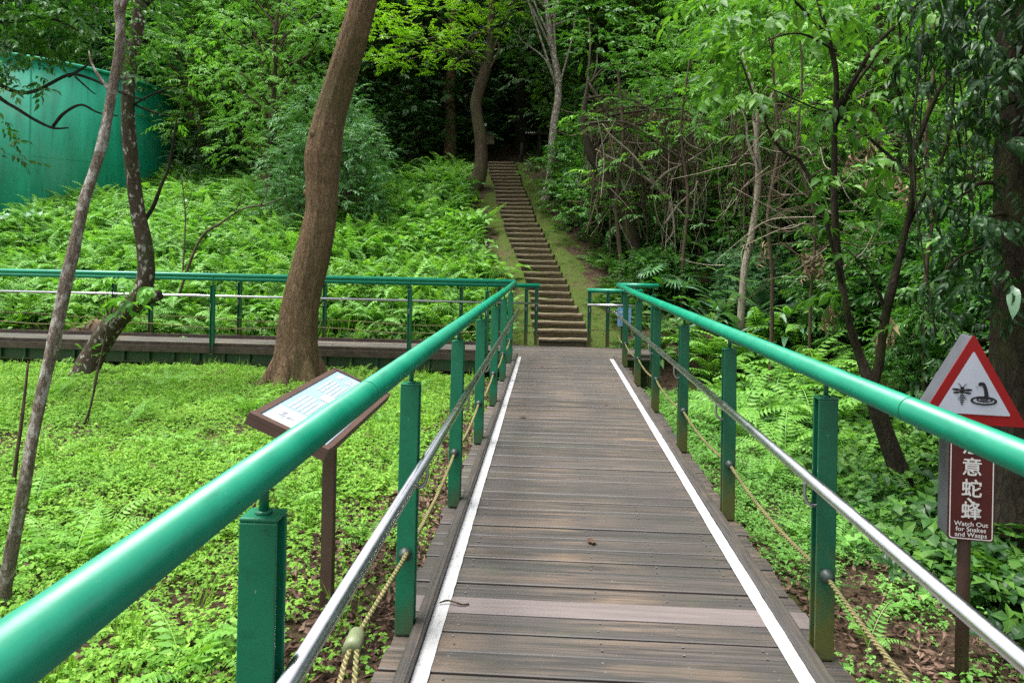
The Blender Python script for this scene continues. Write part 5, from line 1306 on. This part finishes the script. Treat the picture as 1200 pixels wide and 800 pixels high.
# ------------------------------------------------------------------ background trees and shrubs
PR = {}
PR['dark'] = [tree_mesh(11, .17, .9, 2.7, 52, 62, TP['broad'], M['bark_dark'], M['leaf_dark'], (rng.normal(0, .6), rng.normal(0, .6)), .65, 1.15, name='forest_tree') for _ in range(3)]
PR['mid'] = [tree_mesh(8.5, .14, 1.3, 2.2, 38, 80, TP['broad'], M['bark'], M['leaf_mid'], (rng.normal(0, .6), rng.normal(0, .6)), .6, .9, name='forest_tree') for _ in range(3)]
PR['bright'] = [tree_mesh(7.5, .11, 1.6, 2.0, 36, 105, TP['fine'], M['bark'], M['leaf_bright'], (rng.normal(0, .5), rng.normal(0, .5)), .5, .85, pitch=-.25, name='bright_tree') for _ in range(2)]
PR['bush'] = [bush_mesh(2.6, 1.3, 22, 120, TP['broad'], M['bark_dark'], M['leaf_gloss'], clump_r=.55, name='shrub') for _ in range(3)]
PR['bushm'] = [bush_mesh(2.2, 1.2, 20, 130, TP['small'], M['bark_dark'], M['leaf_dark'], clump_r=.5, name='shrub') for _ in range(2)]  # leaf colour darkened to stand in for deep shade around the stair top
PR['silver'] = [bush_mesh(3.6, 1.25, 28, 130, TP['narrow'], M['bark'], M['leaf_silver'], clump_r=.5, name='shrub', flat=.7) for _ in range(2)]
def W(px, d, py=250): p = at(px, py, d); return p[0], p[1]
def row(kind, spots, label, group, cat):
    for k, (px, d, s) in enumerate(spots):
        x, y = W(px, d); place(PR[kind][k % len(PR[kind])], k, x, y, s, rng.uniform(0, 6), label, group, cat)
# deep forest on the hill
sp = [(px+rng.uniform(-15, 15), d+rng.uniform(-1, 1), rng.uniform(.85, 1.2)) for d, step in ((27, 95), (33, 85), (40, 75), (48, 70)) for px in np.arange(-60+d, 1290, step) if not (d < 30 and 555 < px < 665)]
sp += [(480, 24.5, 1.0), (425, 24, 1.0), (700, 22.5, 1.05), (590, 31, 1.2), (650, 30, 1.1), (735, 24, 1.1)]
row('dark', sp, 'tall dark leafy tree in the shaded forest covering the hill', 'dark trees on the hill', 'tree')
sp = [(235, 23, .9), (310, 24, .95), (400, 25, .9), (470, 27, .9), (120, 28, 1.1), (30, 29, 1.1), (725, 22, .9), (790, 22.5, .9), (690, 25, .9), (850, 20, .85), (930, 18, .85), (1010, 17, .85), (1090, 16, .9), (1170, 15, .9), (1240, 14, .9), (880, 25, 1.), (980, 24, 1.), (1080, 22, 1.)]
row('mid', sp, 'mid green broadleaf tree standing at the forest edge', 'broadleaf trees at the forest edge', 'tree')
sp = [(314, 19.4, .9), (290, 23, 1.05), (175, 32, 1.2), (350, 22, .9), (268, 26, 1.0), (110, 30, 1.15), (40, 30.5, 1.2), (160, 27, 1.1)]
row('bright', sp, 'fresh green fine leaved tree beside and above the water tank', 'bright trees by the tank', 'tree')
sp = [(960, 15, .72), (1055, 13.6, .66), (885, 16.2, .7), (1010, 16.5, .9), (1130, 12, .6), (915, 17, .8), (820, 17.5, .85), (905, 15.5, .8), (1000, 14, .8), (1090, 13, .85), (860, 19, .9)]
row('bright', sp, 'sunlit fine leaved tree on the bank above the right thicket', 'bright trees on the right bank', 'tree')
sp = [(385, 18.4, 1.0), (412, 17.6, .75), (352, 17.6, .7)]
row('silver', sp, 'pale silvery green shrub right of the tank, behind the big leaning trunk', 'pale shrubs by the big trunk', 'shrub')
sp = [(712, 17.5, .8), (755, 16.8, .5), (800, 16.6, .5), (840, 16.4, .55), (690, 19, .9), (885, 16, .8), (925, 15, .9), (970, 13.8, .9), (1020, 12.3, .9), (1070, 11.5, .9), (1120, 10.5, .9), (1170, 9.5, .9), (735, 20, 1.1), (780, 19, 1.1), (1210, 8.5, .9), (790, 14.6, .4), (755, 14.8, .4), (1090, 9, .5)]
row('bush', sp, 'glossy dark green shrub in the dense thicket right of the steps', 'shrubs in the right thicket', 'shrub')
sp = [(430, 22, .9), (480, 23.5, .9), (510, 26, 1.), (545, 27, 1.), (590, 30, 1.), (640, 29, 1.1), (670, 27, 1.), (690, 24, .9), (620, 33, 1.2), (570, 33, 1.2), (300, 22.5, .9), (250, 22, .8), (350, 23, .9), (665, 31, 1.2), (655, 35, 1.3)]
row('bushm', sp, 'low leafy shrub in the forest shade around the stair top', 'shrubs around the stair top', 'shrub')
sp = [(905, 13.6, .36), (985, 12.4, .34), (870, 14.0, .36)]
row('silver', sp, 'small pale leaved shrub among the strap leaved plants on the right bank', 'pale shrubs on the right bank', 'shrub')
# trees added out of view to the right, to shade that side
for k, (x, y, s) in enumerate(((6.4, 2.2, .8), (5.1, 2.9, .8), (5.9, 4.8, .7))):
    place(PR['dark'][k % 3], k, x, y, s, k*1.7, 'leafy tree added out of view at the right to cast shade', 'trees added for shade at the right', 'tree')
